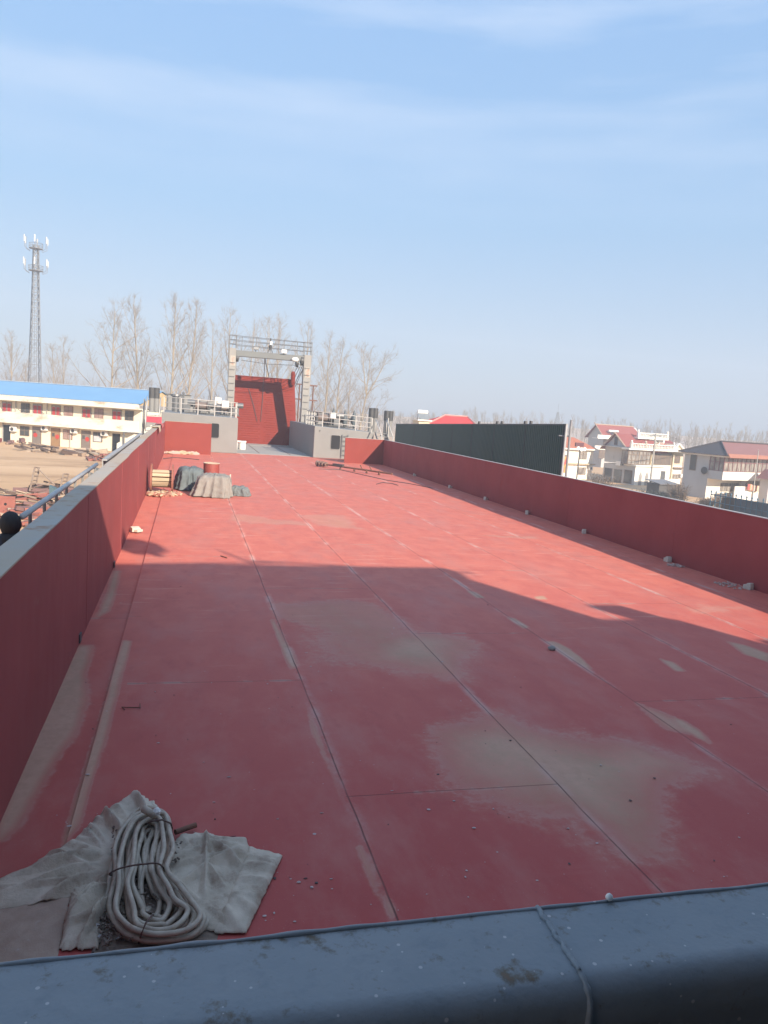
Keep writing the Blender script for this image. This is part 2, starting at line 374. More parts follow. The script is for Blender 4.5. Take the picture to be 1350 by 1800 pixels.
# side walls (bulwarks) with caps; the left one is slightly wavy
def wall(x0, x1, h, y0, y1, wav, name):
    m = MB(); n = 60; vs = []; fs = []
    for j in range(n + 1):
        y = y0 + (y1 - y0) * j / n; dx = wav * (noise.noise((0, y * .16, 3)) + .5 * noise.noise((0, y * .5, 8))); dz = wav * .5 * noise.noise((5, y * .12, 1))
        vs += [(x0 + dx * .3, y, -.06), (x0 + dx, y, h * .6), (x0 + dx, y, h + dz), (x1 + dx, y, h + dz), (x1 + dx, y, -.06)]
    for j in range(n):
        for i in range(4): fs.append((j * 5 + i, j * 5 + i + 1, (j + 1) * 5 + i + 1, (j + 1) * 5 + i))
    fs += [(0, 4, 3, 2, 1), tuple(n * 5 + i for i in (0, 1, 2, 3, 4))]
    m.add(vs, fs); w = bp(m, name, red_wall, smooth=False)
    c = MB(); vs = []; fs = []; a, b = (min(x0, x1), max(x0, x1))
    for j in range(n + 1):
        y = y0 + (y1 - y0) * j / n; dx = wav * (noise.noise((0, y * .16, 3)) + .5 * noise.noise((0, y * .5, 8))); dz = wav * .5 * noise.noise((5, y * .12, 1))
        vs += [(a - .012 + dx, y, h + dz + .002), (b + .012 + dx, y, h + dz + .002), (b + .012 + dx, y, h + dz + .02), (a - .012 + dx, y, h + dz + .02)]
    for j in range(n):
        for i in range(4): fs.append((j * 4 + i, (j + 1) * 4 + i, (j + 1) * 4 + (i + 1) % 4, j * 4 + (i + 1) % 4))
    fs += [(0, 1, 2, 3), (n * 4 + 3, n * 4 + 2, n * 4 + 1, n * 4)]
    q = MB(); sx_ = 1 if x0 > x1 else -1; y = y0 + 2.2
    while y < y1 - .5:
        dx = wav * (noise.noise((0, y * .16, 3)) + .5 * noise.noise((0, y * .5, 8)))
        q = MB(); q.tube([(x0 + dx * .3 + sx_ * .001, y, .0), (x0 + dx + sx_ * .001, y + .004, h * .6), (x0 + dx + sx_ * .001, y, h - .03)], .004, 5); q.build('weld_seam', red_wall, w); y += 6.0 if int(y) % 2 else 2.9
    c.add(vs, fs); cc = c.build('wall_cap', grey_cap if wav > .01 else pale_paint, w); return w
YWL, YWR = 51.0, 49.9
HL, HR = 2.0, 1.66
wl = wall(XL, XL - .24, HL, .7, YWL, .03, 'side_wall')
wr = wall(XR, XR + .09, HR, .7, YWR, .0001, 'side_wall')
# pipe rail along the left cap, and a flat rail farther on
m = MB(); m.tube([(-1.75, 9.2, 2.04), (-1.74, 12, 2.05), (-1.73, 16.3, 2.05)], .035, 8)
pr = bp(m, 'pipe_rail', mat('galvanised_pipe', (.55, .53, .50), (.45, .42, .38), 4, .45, .1, 40), smooth=True)
for i in range(8):
    m = MB(); y = 9.6 + i * .93; m.tube([(-1.74, y, 1.75), (-1.74, y, 2.03)], .022, 6); m.build('bracket', grey_ship, pr)
m = MB(); m.box((-1.74, 17.6, 2.02), (-1.66, 31, 2.06)); m.box((-1.76, 17.6, 1.8), (-1.741, 31, 2.06)); bp(m, 'rubbing_strip', mat('grey_strip', (.36, .35, .34), None, 2, .6))
# end walls
m = MB(); m.box((XL - .1, YWL, -.03), (1.52, YWL + .08, HL)); ew = bp(m, 'end_wall', red_lit); c = MB(); c.box((XL - .1, YWL - .012, HL + .002), (1.53, YWL + .09, HL + .02)); c.build('wall_cap', grey_cap, ew)
m = MB(); m.box((10.12, YWR, -.03), (XR + .1, YWR + .08, HR)); ew = bp(m, 'end_wall', red_lit); c = MB(); c.box((10.11, YWR - .012, HR + .002), (XR + .1, YWR + .09, HR + .02)); c.build('wall_cap', pale_paint, ew)

# deckhouses under the forecastle
def deckhouse(x0, x1, h0, h1, yb, door, xin):
    m = MB(); m.prism([(x0, yb, 0), (x1, yb, 0), (x1, yb, h1), (x0, yb, h0)], (0, 67.2 - yb, 0))
    d = bp(m, 'deckhouse', grey_ship, bevel=.03)
    a, b, z0, z1 = door
    poly = []
    r = .12
    for cx, cz, s in ((b - r, z1 - r, 0), (a + r, z1 - r, 90), (a + r, z0 + r, 180), (b - r, z0 + r, 270)):
        for k in range(5): t = R_(s + k * 22.5); poly.append((cx + r * math.cos(t), yb - .003, cz + r * math.sin(t)))
    q = MB(); q.prism(poly, (0, -.02, 0)); q.build('hatch_opening', black, d)
    q = MB(); q.tube(poly, .03, 6, closed=True); q.build('hatch_coaming', grey_ship, d, smooth=True)
    return d
dl = deckhouse(-1.7, 3.34, 2.52, 2.42, 53.6, (1.25, 2.1, .98, 1.98), 3.34)
dr = deckhouse(8.62, 12.9, 2.22, 2.0, 53.6, (9.82, 10.5, .66, 1.66), 8.62)
# ladder on the right deckhouse
m = MB()
for x in (10.62, 11.02): m.box((x - .02, 53.45, .1), (x + .02, 53.5, 1.75))
for i in range(5): m.tube([(10.62, 53.47, .3 + i * .33), (11.02, 53.47, .3 + i * .33)], .02, 6)
m.build('wall_ladder', mid_steel, dr)
m = MB(); m.lathe([(.05, 0), (.05, .06)], (9.0, 53.56, 1.9), 'Y', 8); m.build('drain_stub', dark_steel, dr)

# forecastle railings
def railing(pts, n_posts, h, name='railing'):
    """pts: polyline of base points; white three-bar railing"""
    r = MB(); segs = [(Vector(a), Vector(b)) for a, b in zip(pts, pts[1:])]
    for a, b in segs:
        for k in (1.0, .66, .33): r.tube([a + Vector((0, 0, h * k)), b + Vector((0, 0, h * k))], .028, 6)
    ro = bp(r, name, pale_paint, smooth=True)
    Ls = [(b - a).length for a, b in segs]; T = sum(Ls)
    for i in range(n_posts):
        s = T * i / (n_posts - 1); k = 0
        while k < len(Ls) - 1 and s > Ls[k]: s -= Ls[k]; k += 1
        a, b = segs[k]; p = a + (b - a) * min(1, s / Ls[k])
        q = MB(); q.box((p.x - .03, p.y - .03, p.z), (p.x + .03, p.y + .03, p.z + h + .01)); q.build('rail_post', pale_paint, ro)
    return ro
railing([(-1.55, 53.7, 2.5), (3.26, 53.7, 2.42), (3.26, 55.5, 2.42)], 7, 1.02)
railing([(8.7, 58.0, 2.21), (8.7, 53.7, 2.21), (12.75, 53.7, 2.0), ], 8, 1.02)
# sloping stair from the left forecastle to the side deck, and the right one
def stair(x0, x1, yt, yb, zt, zb):
    m = MB()
    for i in range(6):
        t = i / 5; y = yt + (yb - yt) * t; z = zt + (zb - zt) * t; m.box((x0, y - .14, z - .04), (x1, y + .14, z))
    for x in (x0, x1): m.beam((x, yt, zt), (x, yb, zb), .05, .2)
    o = bp(m, 'stair', grey_ship)
    r = MB()
    for x in (x0, x1):
        r.tube([(x, yt, zt + .95), (x, yb, zb + .95)], .04, 6); r.tube([(x, yb, zb), (x, yb, zb + .95)], .04, 6); r.tube([(x, yt, zt), (x, yt, zt + .95)], .04, 6)
    r.build('handrail', pale_paint, o, smooth=True)
stair(-2.65, -1.8, 54.2, 52.6, 2.5, 1.3); stair(13.0, 13.8, 53.6, 51.6, 2.0, .9)
m = MB(); m.prism([(13.9, 53.0, .2), (13.9, 54.4, .2), (13.9, 54.4, 3.1), (13.9, 53.7, 3.1)], (.07, 0, 0)); bp(m, 'stair_screen', gantry_paint)
m = MB(); m.prism([(-2.9, 52.2, .6), (-2.9, 54.6, .6), (-2.9, 55.2, 3.3), (-2.9, 54.6, 3.3)], (.07, 0, 0)); bp(m, 'stair_screen', gantry_paint)

# bow plating behind the forecastle, mooring bitts, windlasses, lockers
m = MB(); m.box((-1.7, 64.5, 2.45), (.2, 64.6, 3.75)); m.box((.2, 65.6, 2.42), (3.0, 65.7, 3.45)); b1 = bp(m, 'bow_plating', grey_ship)
c = MB(); c.box((-1.72, 64.44, 3.752), (.22, 64.66, 3.80)); c.box((.2, 65.54, 3.452), (3.02, 65.76, 3.50)); c.build('plating_edge', dark_steel, b1)
m = MB(); m.box((9.9, 65.6, 2.15), (12.9, 65.7, 3.1)); b2 = bp(m, 'bow_plating', grey_ship)
c = MB(); c.box((9.9, 65.5, 3.102), (12.9, 65.76, 3.15)); c.build('plating_edge', dark_steel, b2)
for xx in (-1.62, -1.1, -.5):
    c = MB(); c.box((xx, 64.40, 2.46), (xx + .06, 64.498, 3.7)); c.build('stiffener', mid_steel, b1)
def bitts(cx, y, zb, zt, dx, lean=0):
    m = MB()
    for s in (-1, 1): m.lathe([(.2, zb), (.2, zt - .75)], (cx + s * dx, y, 0), 'Z', 14)
    m.box((cx - dx - .35, y - .3, zb - .02), (cx + dx + .35, y + .3, zb + .05))
    o = bp(m, 'mooring_bitts', grey_ship, smooth=False)
    for s in (-1, 1):
        q = MB(); q.lathe([(.22, zt - .75), (.22, zt - .05), (.19, zt)], (cx + s * dx, y, 0), 'Z', 14); q.build('bitt_head', dark_steel, o)
    return o
def px_bitts(x0, x1, ytop, y, zb):
    a = ay(x0, ytop, y); b = ay(x1, ytop, y); bitts((a.x + b.x) / 2, y, zb, a.z, abs(b.x - a.x) / 2)
px_bitts(267.5, 275.5, 681, 57.5, 2.4); px_bitts(653.5, 660.5, 717, 57.5, 1.9); px_bitts(680.5, 687, 722, 57.0, 1.7)
def windlass(cx, y, z, flip=1):
    m = MB(); m.lathe([(.12, -1.0), (.12, 1.2)], (cx, y, z + .62), 'X', 10)
    for x in (-.55, .55): m.box((cx + x - .06, y - .5, z + .01), (cx + x + .06, y + .5, z + .75))
    m.box((cx - 1.2, y - .55, z), (cx + 1.3, y + .55, z + .09))
    o = bp(m, 'windlass', dark_steel)
    q = MB(); q.lathe([(.42, -.45), (.42, -.40), (.27, -.39), (.27, .39), (.42, .40), (.42, .45)], (cx, y, z + .62), 'X', 18); q.build('rope_drum', mat('drum_grey', (.13, .12, .115), (.2, .13, .10), 3, .6), o)
    q = MB(); q.lathe([(.3, 0), (.3, .05), (.18, .06), (.16, .3), (.26, .34)], (cx + flip * 1.05, y, z + .62), 'X', 16); q.build('warping_head', mid_steel, o, smooth=False)
    q = MB(); q.box((cx - flip * 1.0 - .22, y - .3, z + .1), (cx - flip * 1.0 + .22, y + .3, z + .62)); q.lathe([(.2, 0), (.2, .55)], (cx - flip * 1.0, y - .1, z + .82), 'X', 12); q.build('motor', mid_steel, o)
    for k in range(4):
        q = MB(); q.tube([(cx - .1 + k * .14, y - .62, z), (cx - .1 + k * .14, y - .66, z + .35)], .025, 6); q.build('lever', dark_steel, o)
    return o
windlass(.95, 58, 2.45, 1); windlass(2.55, 60.5, 2.42, -1); windlass(10.0, 58.3, 2.16, -1); windlass(11.4, 59.5, 2.1, 1)
def locker(a, b, m_): q = MB(); q.box(a, b); o = bp(q, 'control_box', m_, bevel=.02); q = MB(); q.box((a[0]+.04, a[1]-.012, a[2]+.04), (b[0]-.04, a[1]-.002, b[2]-.04)); q.build('box_door', m_, o)
p = ay(396, 711, 54.6); locker((p.x - .22, 54.6, p.z - .25), (p.x + .25, 54.9, p.z + .25), white_paint)
p = ay(586, 731, 54.6); locker((p.x - .2, 54.6, p.z - .22), (p.x + .2, 54.9, p.z + .22), white_paint)
locker((.6, 60, 2.45), (1.5, 60.7, 3.5), grey_ship); locker((2.0, 61.4, 2.42), (2.5, 61.9, 3.75), white_paint)
locker((9.0, 61, 2.2), (9.5, 61.4, 2.9), grey_ship)
for px, py in ((587, 717), (607, 721), (623, 722)):
    p = ay(px, py, 59.0); m = MB(); m.lathe([(.13, 0), (.17, .5), (.12, .85), (.03, 1.15)], (p.x, 59.0, p.z - 1.15), 'Z', 10); m.box((p.x - .05, 58.95, 2.0), (p.x + .05, 59.05, p.z - 1.1)); bp(m, 'pointed_post', mat('blue_grey_steel', (.10, .12, .13), None, 4, .6))  # dark tapered posts with pointed tops
for px, py, w in ((309, 694, .5), (323, 690, .12), (352, 706, .12)):
    p = ay(px, py, 59.5); m = MB(); m.lathe([(w * .5, 2.4 - p.z), (w * .5, -.12), (w * .75, -.1), (w * .7, .05)], (p.x, 59.5, p.z), 'Z', 12); bp(m, 'vent_pipe', mid_steel)
# white pump box and red gear by the ramp
p = az(431, 784, 0); m = MB(); m.lathe([(.24, 0), (.24, .62), (.2, .66)], (4.05, 58.6, .0), 'Z', 16); m.box((3.6, 58.3, .56), (4.3, 58.9, .66)); m.box((3.55, 58.3, 0), (3.66, 58.9, .6)); bp(m, 'bollard', white_paint)
m = MB(); m.lathe([(.28, 0), (.28, .9)], (9.55, 67.6, 1.55), 'X', 14); m.lathe([(.2, 0), (.2, .9)], (9.5, 67.7, 2.25), 'X', 14); bp(m, 'ramp_cylinder', red_ramp)

# bow ramp, raised
RY0, LEAN, RH = 68.0, .36, 5.75
def rampp(x, s, off=0):   # s: height along z
    return Vector((x, RY0 + LEAN * s - off, s + .02 + off * .3))
m = MB(); m.add([rampp(3.72, 0), rampp(9.42, 0), rampp(9.22, RH), rampp(3.9, RH), rampp(3.72, 0, -.28), rampp(9.42, 0, -.28), rampp(9.22, RH, -.28), rampp(3.9, RH, -.28)],
      [(0, 1, 2, 3), (7, 6, 5, 4), (0, 4, 5, 1), (1, 5, 6, 2), (2, 6, 7, 3), (3, 7, 4, 0)])
ramp = bp(m, 'bow_ramp', red_ramp)
m = MB()
for i in range(27):
    s = .25 + i * (RH - .5) / 26; xa, xb = (3.95, 9.05)
    parts = [(xa, 6.0), (6.5, xb)] if i % 2 == 0 else [(xa + .25, 6.2), (6.7, xb - .25)]
    for a, b in parts: m.beam(rampp(a, s, .012), rampp(b, s, .012), .03, .035)
m.build('grip_bar', red_ramp, ramp)
m = MB(); m.beam(rampp(3.9, RH, .02), rampp(9.22, RH, .02), .10, .2); m.build('ramp_edge', red_ramp, ramp)
m = MB()
for (a, b) in (((437, 683), (452, 741)), ((463, 664), (458, 741))):
    pa = aplane(*a, Vector((6, RY0 - .06, 0)), Vector((0, -1, LEAN))); pb = aplane(*b, Vector((6, RY0 - .06, 0)), Vector((0, -1, LEAN)))
    m.tube([pa, pa.lerp(pb, .5) + Vector((.05, -.05, 0)), pb], .022, 5)
m.build('hoist_cable', dark_steel, ramp)
pz = ay(515, 665, 69.6)
m = MB(); m.lathe([(.16, -.62), (.2, -.45), (.2, .45), (.12, .6)], (pz.x, 69.6, pz.z), 'Z', 14); m.build('hoist_lug', red_ramp, ramp)
m = MB(); a = ay(735 / 7.105 + 380, 1500 / 7.105 + 570, 67.2); 
for dx in (0, .35): m.tube([(8.0 + dx, 66.9, .04), (8.45 + dx, 67.95, 1.3)], .03, 6)
for k in range(4): m.tube([(8.0 + .11 * k + .03, 66.9 + .25 * k + .1, .2 + .3 * k), (8.35 + .11 * k + .03, 66.9 + .25 * k + .1, .2 + .3 * k)], .02, 5)
lad = bp(m, 'step_ladder', red_ramp)

# gantry
GY = 65.0
gan = MB(); gan.box((3.0, GY - .05, .02), (9.95, GY + .75, .06)); gan = bp(gan, 'gantry', gantry_paint)
def gpost(x0, x1, zb, zt):
    m = MB(); m.box((x0, GY, zb), (x1, GY + .7, zt)); o = m.build('gantry_post', gantry_paint, gan, bevel=.03)
    # hoops of the climbing ladder
    n = int((zt - zb - .6) / .56); cx = (x0 + x1) / 2
    for i in range(n):
        z = zb + .5 + i * .56; q = MB(); q.tube([(cx - .2, GY, z), (cx - .2, GY - .09, z - .03), (cx + .2, GY - .09, z - .03), (cx + .2, GY, z)], .017, 6)
        q.build('ladder_rung', mid_steel, gan)
    q = MB()
    for x in (x0, x1): q.box((x - .03, GY - .03, zt), (x + .03, GY + .03, zt + 1.06)); q.box((x - .03, GY + .67, zt), (x + .03, GY + .73, zt + 1.06))
    for k in (1.03, .68, .34):
        q.tube([(x0, GY, zt + k), (x1, GY, zt + k), (x1, GY + .7, zt + k), (x0, GY + .7, zt + k)], .022, 6, closed=True)
    q.build('top_rail', mid_steel, gan)
gpost(3.10, 3.66, .06, 7.86); gpost(9.25, 9.86, .06, 7.80)
m = MB(); m.box((3.66, GY + .05, 7.24), (9.25, GY + .65, 7.72)); m.build('crossbeam', mat('gantry_grey', (.155, .165, .16), (.14, .145, .145), 1, .55, spots=(.3, .22, .16), sscale=2, sthr=.7), gan, bevel=.02)
m = MB(); zt = 7.72
for x in (4.1, 5.25, 6.45, 7.55, 8.65): m.box((x - .025, GY + .05, zt), (x + .025, GY + .1, zt + 1.1))
for k in (1.1, .75, .38): m.tube([(3.66, GY + .07, zt + k + .05), (9.25, GY + .07, zt + k)], .022, 6); m.tube([(3.66, GY + .62, zt + k), (9.25, GY + .62, zt + k)], .018, 6)
m.build('catwalk_rail', mid_steel, gan)
def flood(px, py, w, h, m_, zoff=0):
    p = ay(px, py, GY - .1); q = MB(); q.cbox((p.x, GY - .1, p.z), (w, .14, h), rx=-.2); o = q.build('floodlight', m_, gan, bevel=.015)
    q = MB(); q.tube([(p.x - w * .5, GY - .02, p.z), (p.x, GY + .05, 7.72)], .02, 5); q.build('light_bracket', dark_steel, gan)
flood(450.5, 612.5, .42, .25, mid_steel); flood(499.5, 618, .42, .3, white_paint)
p = ay(519, 632, GY - .3); m = MB(); m.lathe([(.05, 0), (.16, .1), (.19, .3), (.17, .5), (.06, .58)], (p.x - .3, GY - .25, p.z), 'X', 14); m.build('hooded_lamp', white_paint, gan, smooth=True)
# mast light on the crossbeam
m = MB(); x = 6.42
for dx in (-.2, .2): m.tube([(x + dx, GY + .1, 7.72), (x, GY + .1, 8.25)], .03, 6)
m.tube([(x, GY + .1, 7.9), (x, GY + .1, 8.9)], .06, 8); m.lathe([(.14, 0), (.16, .12), (.12, .22)], (x, GY + .1, 8.12), 'Z', 12); m.build('signal_mast', dark_steel, gan)
m = MB(); m.lathe([(.11, 0), (.11, .26), (.07, .3)], (x + .02, GY - .05, 8.35), 'Z', 12); m.build('signal_lamp', white_paint, gan)
# pulleys and falls
for (px, py, r) in ((417.5, 629, .3), (523, 638, .34), (531.5, 634, .4)):
    p = ay(px, py, GY); m = MB(); m.lathe([(r, -.1), (r, .1)], (p.x, GY + .3, p.z), 'X', 16); m.box((p.x - .14, GY + .1, p.z - r * .4), (p.x + .14, GY + .5, p.z + r * 1.1)); m.build('sheave_block', dark_steel, gan)
m = MB()
a = ay(424, 633, GY); b = ay(519, 642, GY); m.tube([a, a.lerp(b, .5) + Vector((0, 0, -.12)), b], .022, 5)
for (x0, y0, x1, y1) in ((524, 643, 516, 658), (527, 645, 518, 664), (531, 644, 518, 676), (533, 648, 519, 680), (535, 645, 520, 670)):
    m.tube([ay(x0, y0, GY + .2), ay(x1, y1, 69.4)], .024, 5)
for (x0, y0, x1, y1) in ((465.5, 630, 464, 663), (465.5, 630, 473, 663)): m.tube([ay(x0, y0, GY + .3), ay(x1, y1, 69.8)], .03, 5)
m.build('hoist_rope', dark_steel, gan)
# white number plates on the posts, with worn red strokes
for (px, py) in ((409, 634), (540.5, 655)):
    p = ay(px, py, GY - .02); m = MB(); m.box((p.x - .2, GY - .02, p.z - .42), (p.x + .24, GY - .005, p.z + .42)); o = m.build('number_plate', mat('plate_cream', (.42, .38, .32), None, 3), gan)
    m = MB()
    for k in range(7): m.cbox((p.x + .06 + random.uniform(-.1, .1), GY - .025, p.z - .3 + k * .09), (random.uniform(.08, .22), .006, .03), ry=random.choice((0, 1.2, -.5)))
    m.build('plate_marks', mat('faded_red_paint', (.5, .16, .08), None, 5), gan)
m = MB(); p = ay(530, 676, 66); 
for (px, py) in ((529, 675.5), (551, 678), (525, 701.5), (551, 704)): p = ay(px, py, 72); m.box((p.x - .35, 71.9, p.z - .06), (p.x + .35, 72.2, p.z + .05))
m.tube([(ay(529, 676, 72).x - .2, 72.05, 0), (ay(529, 676, 72).x - .1, 72.05, ay(529, 676, 72).z)], .06, 6); m.tube([(ay(551, 678, 72).x, 72.05, 0), (ay(551, 678, 72).x, 72.05, ay(551, 678, 72).z)], .06, 6); m.build('side_bracket', rust, gan)

# foreground parapet of the bridge
par_m = bpy.data.materials.new('parapet_paint'); par_m.use_nodes = True
def parapet_material(m):
    nt = m.node_tree; N = nt.nodes; K = nt.links.new; b = N['Principled BSDF']
    P = N.new('ShaderNodeTexCoord').outputs['Object']
    def nse(s, det=6, r=.6):
        n = N.new('ShaderNodeTexNoise'); n.inputs['Scale'].default_value = s; n.inputs['Detail'].default_value = det; n.inputs['Roughness'].default_value = r; K(P, n.inputs['Vector']); return n.outputs['Fac']
    def mr(v, a, bb, c=0., d=1.):
        q = N.new('ShaderNodeMapRange'); q.inputs['From Min'].default_value = a; q.inputs['From Max'].default_value = bb; q.inputs['To Min'].default_value = c; q.inputs['To Max'].default_value = d; K(v, q.inputs['Value']); return q.outputs['Result']
    def mixc(f, a, bb):
        x = N.new('ShaderNodeMix'); x.data_type = 'RGBA'; K(f, x.inputs[0])
        for i, v in ((6, a), (7, bb)):
            if isinstance(v, tuple): x.inputs[i].default_value = (*v, 1)
            else: K(v, x.inputs[i])
        return x.outputs[2]
    col = mixc(mr(nse(7), .35, .65), (.21, .24, .262), (.25, .27, .285))
    col = mixc(mr(nse(45, 5), .55, .75, 0, .5), col, (.16, .185, .21))
    at = N.new('ShaderNodeAttribute'); at.attribute_name = 'rust'
    x = N.new('ShaderNodeMath'); x.operation = 'ADD'; K(at.outputs['Fac'], x.inputs[0]); K(mr(nse(60, 6, .7), .3, .7, -.45, .45), x.inputs[1])
    col = mixc(mr(x.outputs[0], .22, .6, 0, .9), col, (.115, .085, .05))
    col = mixc(mr(x.outputs[0], .6, .85, 0, .85), col, (.17, .085, .04))
    v = N.new('ShaderNodeTexVoronoi'); v.inputs['Scale'].default_value = 85; K(P, v.inputs['Vector'])
    sp = N.new('ShaderNodeSeparateColor'); K(v.outputs['Color'], sp.inputs[0])
    th = mr(sp.outputs[0], .58, 1.0, 0, .20); lt = N.new('ShaderNodeMath'); lt.operation = 'LESS_THAN'; K(v.outputs['Distance'], lt.inputs[0]); K(th, lt.inputs[1])
    lm = N.new('ShaderNodeMath'); lm.operation = 'MULTIPLY'; K(lt.outputs[0], lm.inputs[0]); lm.inputs[1].default_value = .75
    col = mixc(lm.outputs[0], col, (.52, .50, .50))
    K(col, b.inputs['Base Color']); b.inputs['Roughness'].default_value = .5; b.inputs['Specular IOR Level'].default_value = .4
    bm = N.new('ShaderNodeBump'); bm.inputs['Strength'].default_value = .25; bm.inputs['Distance'].default_value = .004; K(nse(90, 4), bm.inputs['Height']); K(bm.outputs[0], b.inputs['Normal'])
parapet_material(par_m)
PZ, PY0, PY1 = 2.96, .562, .675
prof = [(PY1, 1.9), (PY1, PZ - .005), (PY1 - .0015, PZ - .001), (PY1 - .005, PZ)]
for k in range(4): prof.append((PY1 - .005 - (PY1 - PY0 - .005 - .022) * (k + 1) / 4, PZ))
for k in range(1, 9):
    t = R_(90 * k / 8); prof.append((PY0 + .022 - .022 * math.sin(t), PZ - .022 + .022 * math.cos(t)))
prof += [(PY0, PZ - .05), (PY0 + .04, PZ - .055), (PY0 + .05, 1.9)]
xsx = [-2.0 + i * .02 for i in range(175)] + [1.6 + i * .5 for i in range(23)]
pvs = []; pfs = []; ra = []
def rustspot(x, y):
    r = 0
    for (sx, sy, rr) in RSP: r = max(r, 1 - math.hypot((x - sx) / rr, (y - sy) / (rr * .7)))
    if y > PY1 - .02: r = max(r, .35 + .3 * noise.noise((x * 6, 0, 0)))
    return max(0, r) * 1.0
RSP = [(q.x, q.y, rr) for q, rr in ((az(905, 1712, PZ), .028), (az(860, 1675, PZ), .014), (az(985, 1630, PZ), .018), (az(1140, 1672, PZ), .024), (az(1150, 1690, PZ), .016), (az(90, 1706, PZ), .014), (az(180, 1712, PZ), .014), (az(405, 1788, PZ), .018), (az(560, 1668, PZ), .010))]
np_ = len(prof)
for x in xsx:
    for (y, z) in prof:
        pvs.append((x, y, z + .0012 * noise.noise((x * 5, y * 20, 2)))); ra.append(rustspot(x, y))
for i in range(len(xsx) - 1):
    for j in range(np_ - 1): pfs.append((i * np_ + j, (i + 1) * np_ + j, (i + 1) * np_ + j + 1, i * np_ + j + 1))
pme = bpy.data.meshes.new('bridge_parapet'); pme.from_pydata(pvs, [], pfs); pme.materials.append(par_m)
pme.polygons.foreach_set('use_smooth', [True] * len(pfs)); a_ = pme.attributes.new('rust', 'FLOAT', 'POINT'); a_.data.foreach_set('value', ra)
par = bpy.data.objects.new('bridge_parapet', pme); COL.objects.link(par); par.parent = barge; par.matrix_parent_inverse = Matrix.Translation((-5.5, 0, 0))
par['label'] = 'blue grey painted steel parapet with weld beads, rust spots and white paint specks'
# weld beads
m = MB(); pts = []; rs = []
i = 0; x = -1.2
while x < 2.4:
    pts.append((x, PY1 - .0055 + .0012 * noise.noise((x * 9, 0, 4)), PZ + .0002 + .0008 * noise.noise((x * 30, 0, 0)))); rs.append(.0023 + .0016 * noise.noise((x * 22, 1, 0))); x += .012
m.tube(pts, rs, 8); m.build('weld_bead', par_m, par, smooth=True)
m = MB(); pts = []; rs = []; a = az(940, 1590, PZ); b = az(1012, 1700, PZ)
for k in range(40):
    t = k / 39; yv = PY1 - .004 - (PY1 - PY0 - .0215) * t; xv = a.x + (b.x - a.x) * t * .8 + .003 * noise.noise((t * 9, 4, 0)); pts.append((xv, yv, PZ + .001)); rs.append(.0026 + .0014 * noise.noise((t * 25, 1, 3)))
for k in range(1, 10):
    t = R_(90 * k / 9); pts.append((pts[39][0] + .0005 * k, PY0 + .0215 - .022 * math.sin(t), PZ - .022 + .022 * math.cos(t))); rs.append(.0028 + .0014 * noise.noise((k * .9, 1, 3)))
pts.append((pts[-1][0], PY0 - .001, PZ - .05)); rs.append(.004)
m.tube(pts, rs, 8); m.build('weld_bead', par_m, par, smooth=True)
for (px, py, r) in ((1071, 1577, .0042), (815, 1310, 0)):
    if r:
        p = az(px, py, PZ + .006); m = MB(); m.lathe([(.001, -r), (r * .9, -r * .4), (r, 0), (r * .8, r * .5), (.001, r)], p, 'Z', 10); m.build('paint_drop', white_paint, par, smooth=True)

# wheelhouse block behind and below the camera: it throws the big shadow on the deck
wh = MB(); wh.box((-1.6, -7, 0), (13.0, -.75, 8.4)); whw = bp(wh, 'wheelhouse', mat('wheelhouse_blue_grey', (.16, .18, .20), None, 2, .6))
ROOFZ = 8.75
m = MB(); m.box((-2.0, -7.3, ROOFZ - .3), (13.0, -.08, ROOFZ)); m.box((13.0, -7, 5.6), (14.6, -.9, 6.9)); m.box((14.6, -6, 5.0), (17.5, -.6, 6.05)); m.build('wheelhouse_roof', white_paint, whw)
m = MB(); m.box((-1.6, -.75, 1.70), (13.0, PY0 + .05, 1.80)); m.build('bridge_walkway', dark_steel, whw)
m = MB(); m.box((-1.6, PY0 + .06, 0), (13.0, PY0 + .12, 1.9)); m.build('lower_front', grey_ship, whw)
for i in range(8):
    x = -.6 + i * 1.7; m = MB(); m.box((x, -.76, 5.6), (x + 1.2, -.74, 7.2)); m.build('bridge_window', mat('bridge_glass', (.05, .07, .08), None, 2, .1), whw)
m = MB(); m.box((-1.6, -.742, 4.9), (13.0, 0.30, 5.02)); m.build('shade_overhang', grey_ship, whw)  # unseen overhang, widened to keep sky light off the parapet face
# search light, mast stays on the roof
p = Vector((-.99 - SX * 9.3, 18.45 - SY * 9.3, 9.3))
m = MB(); m.lathe([(.1, -.6), (.1, -.3), (.42, -.28), (.5, 0), (.4, .35), (.1, .45)], p, 'Z', 16); m.build('radar_dome', white_paint, whw)
m = MB()
for (a, b) in (((3.5, -1, 9.0), (9.5, -.2, 8.95)), ((9, -.6, 9.25), (13.5, -.5, 8.7)), ((6.5, -1.2, 9.3), (12.6, -.6, 8.9))): m.tube([a, b], .035, 6)
m.tube([(9, -.8, 8.7), (9, -.8, 10)], .04, 6); m.build('mast_stay', dark_steel, whw)
p = Vector((8.3 - SX * 6.4, 12.75 - SY * 6.4, 6.4)); m = MB(); m.box((p.x - .45, p.y - .1, 5.9), (p.x + .25, p.y + .1, 6.6)); m.build('shadow_notch_box', white_paint, whw)  # unseen box set along the sun ray to notch the deck shadow

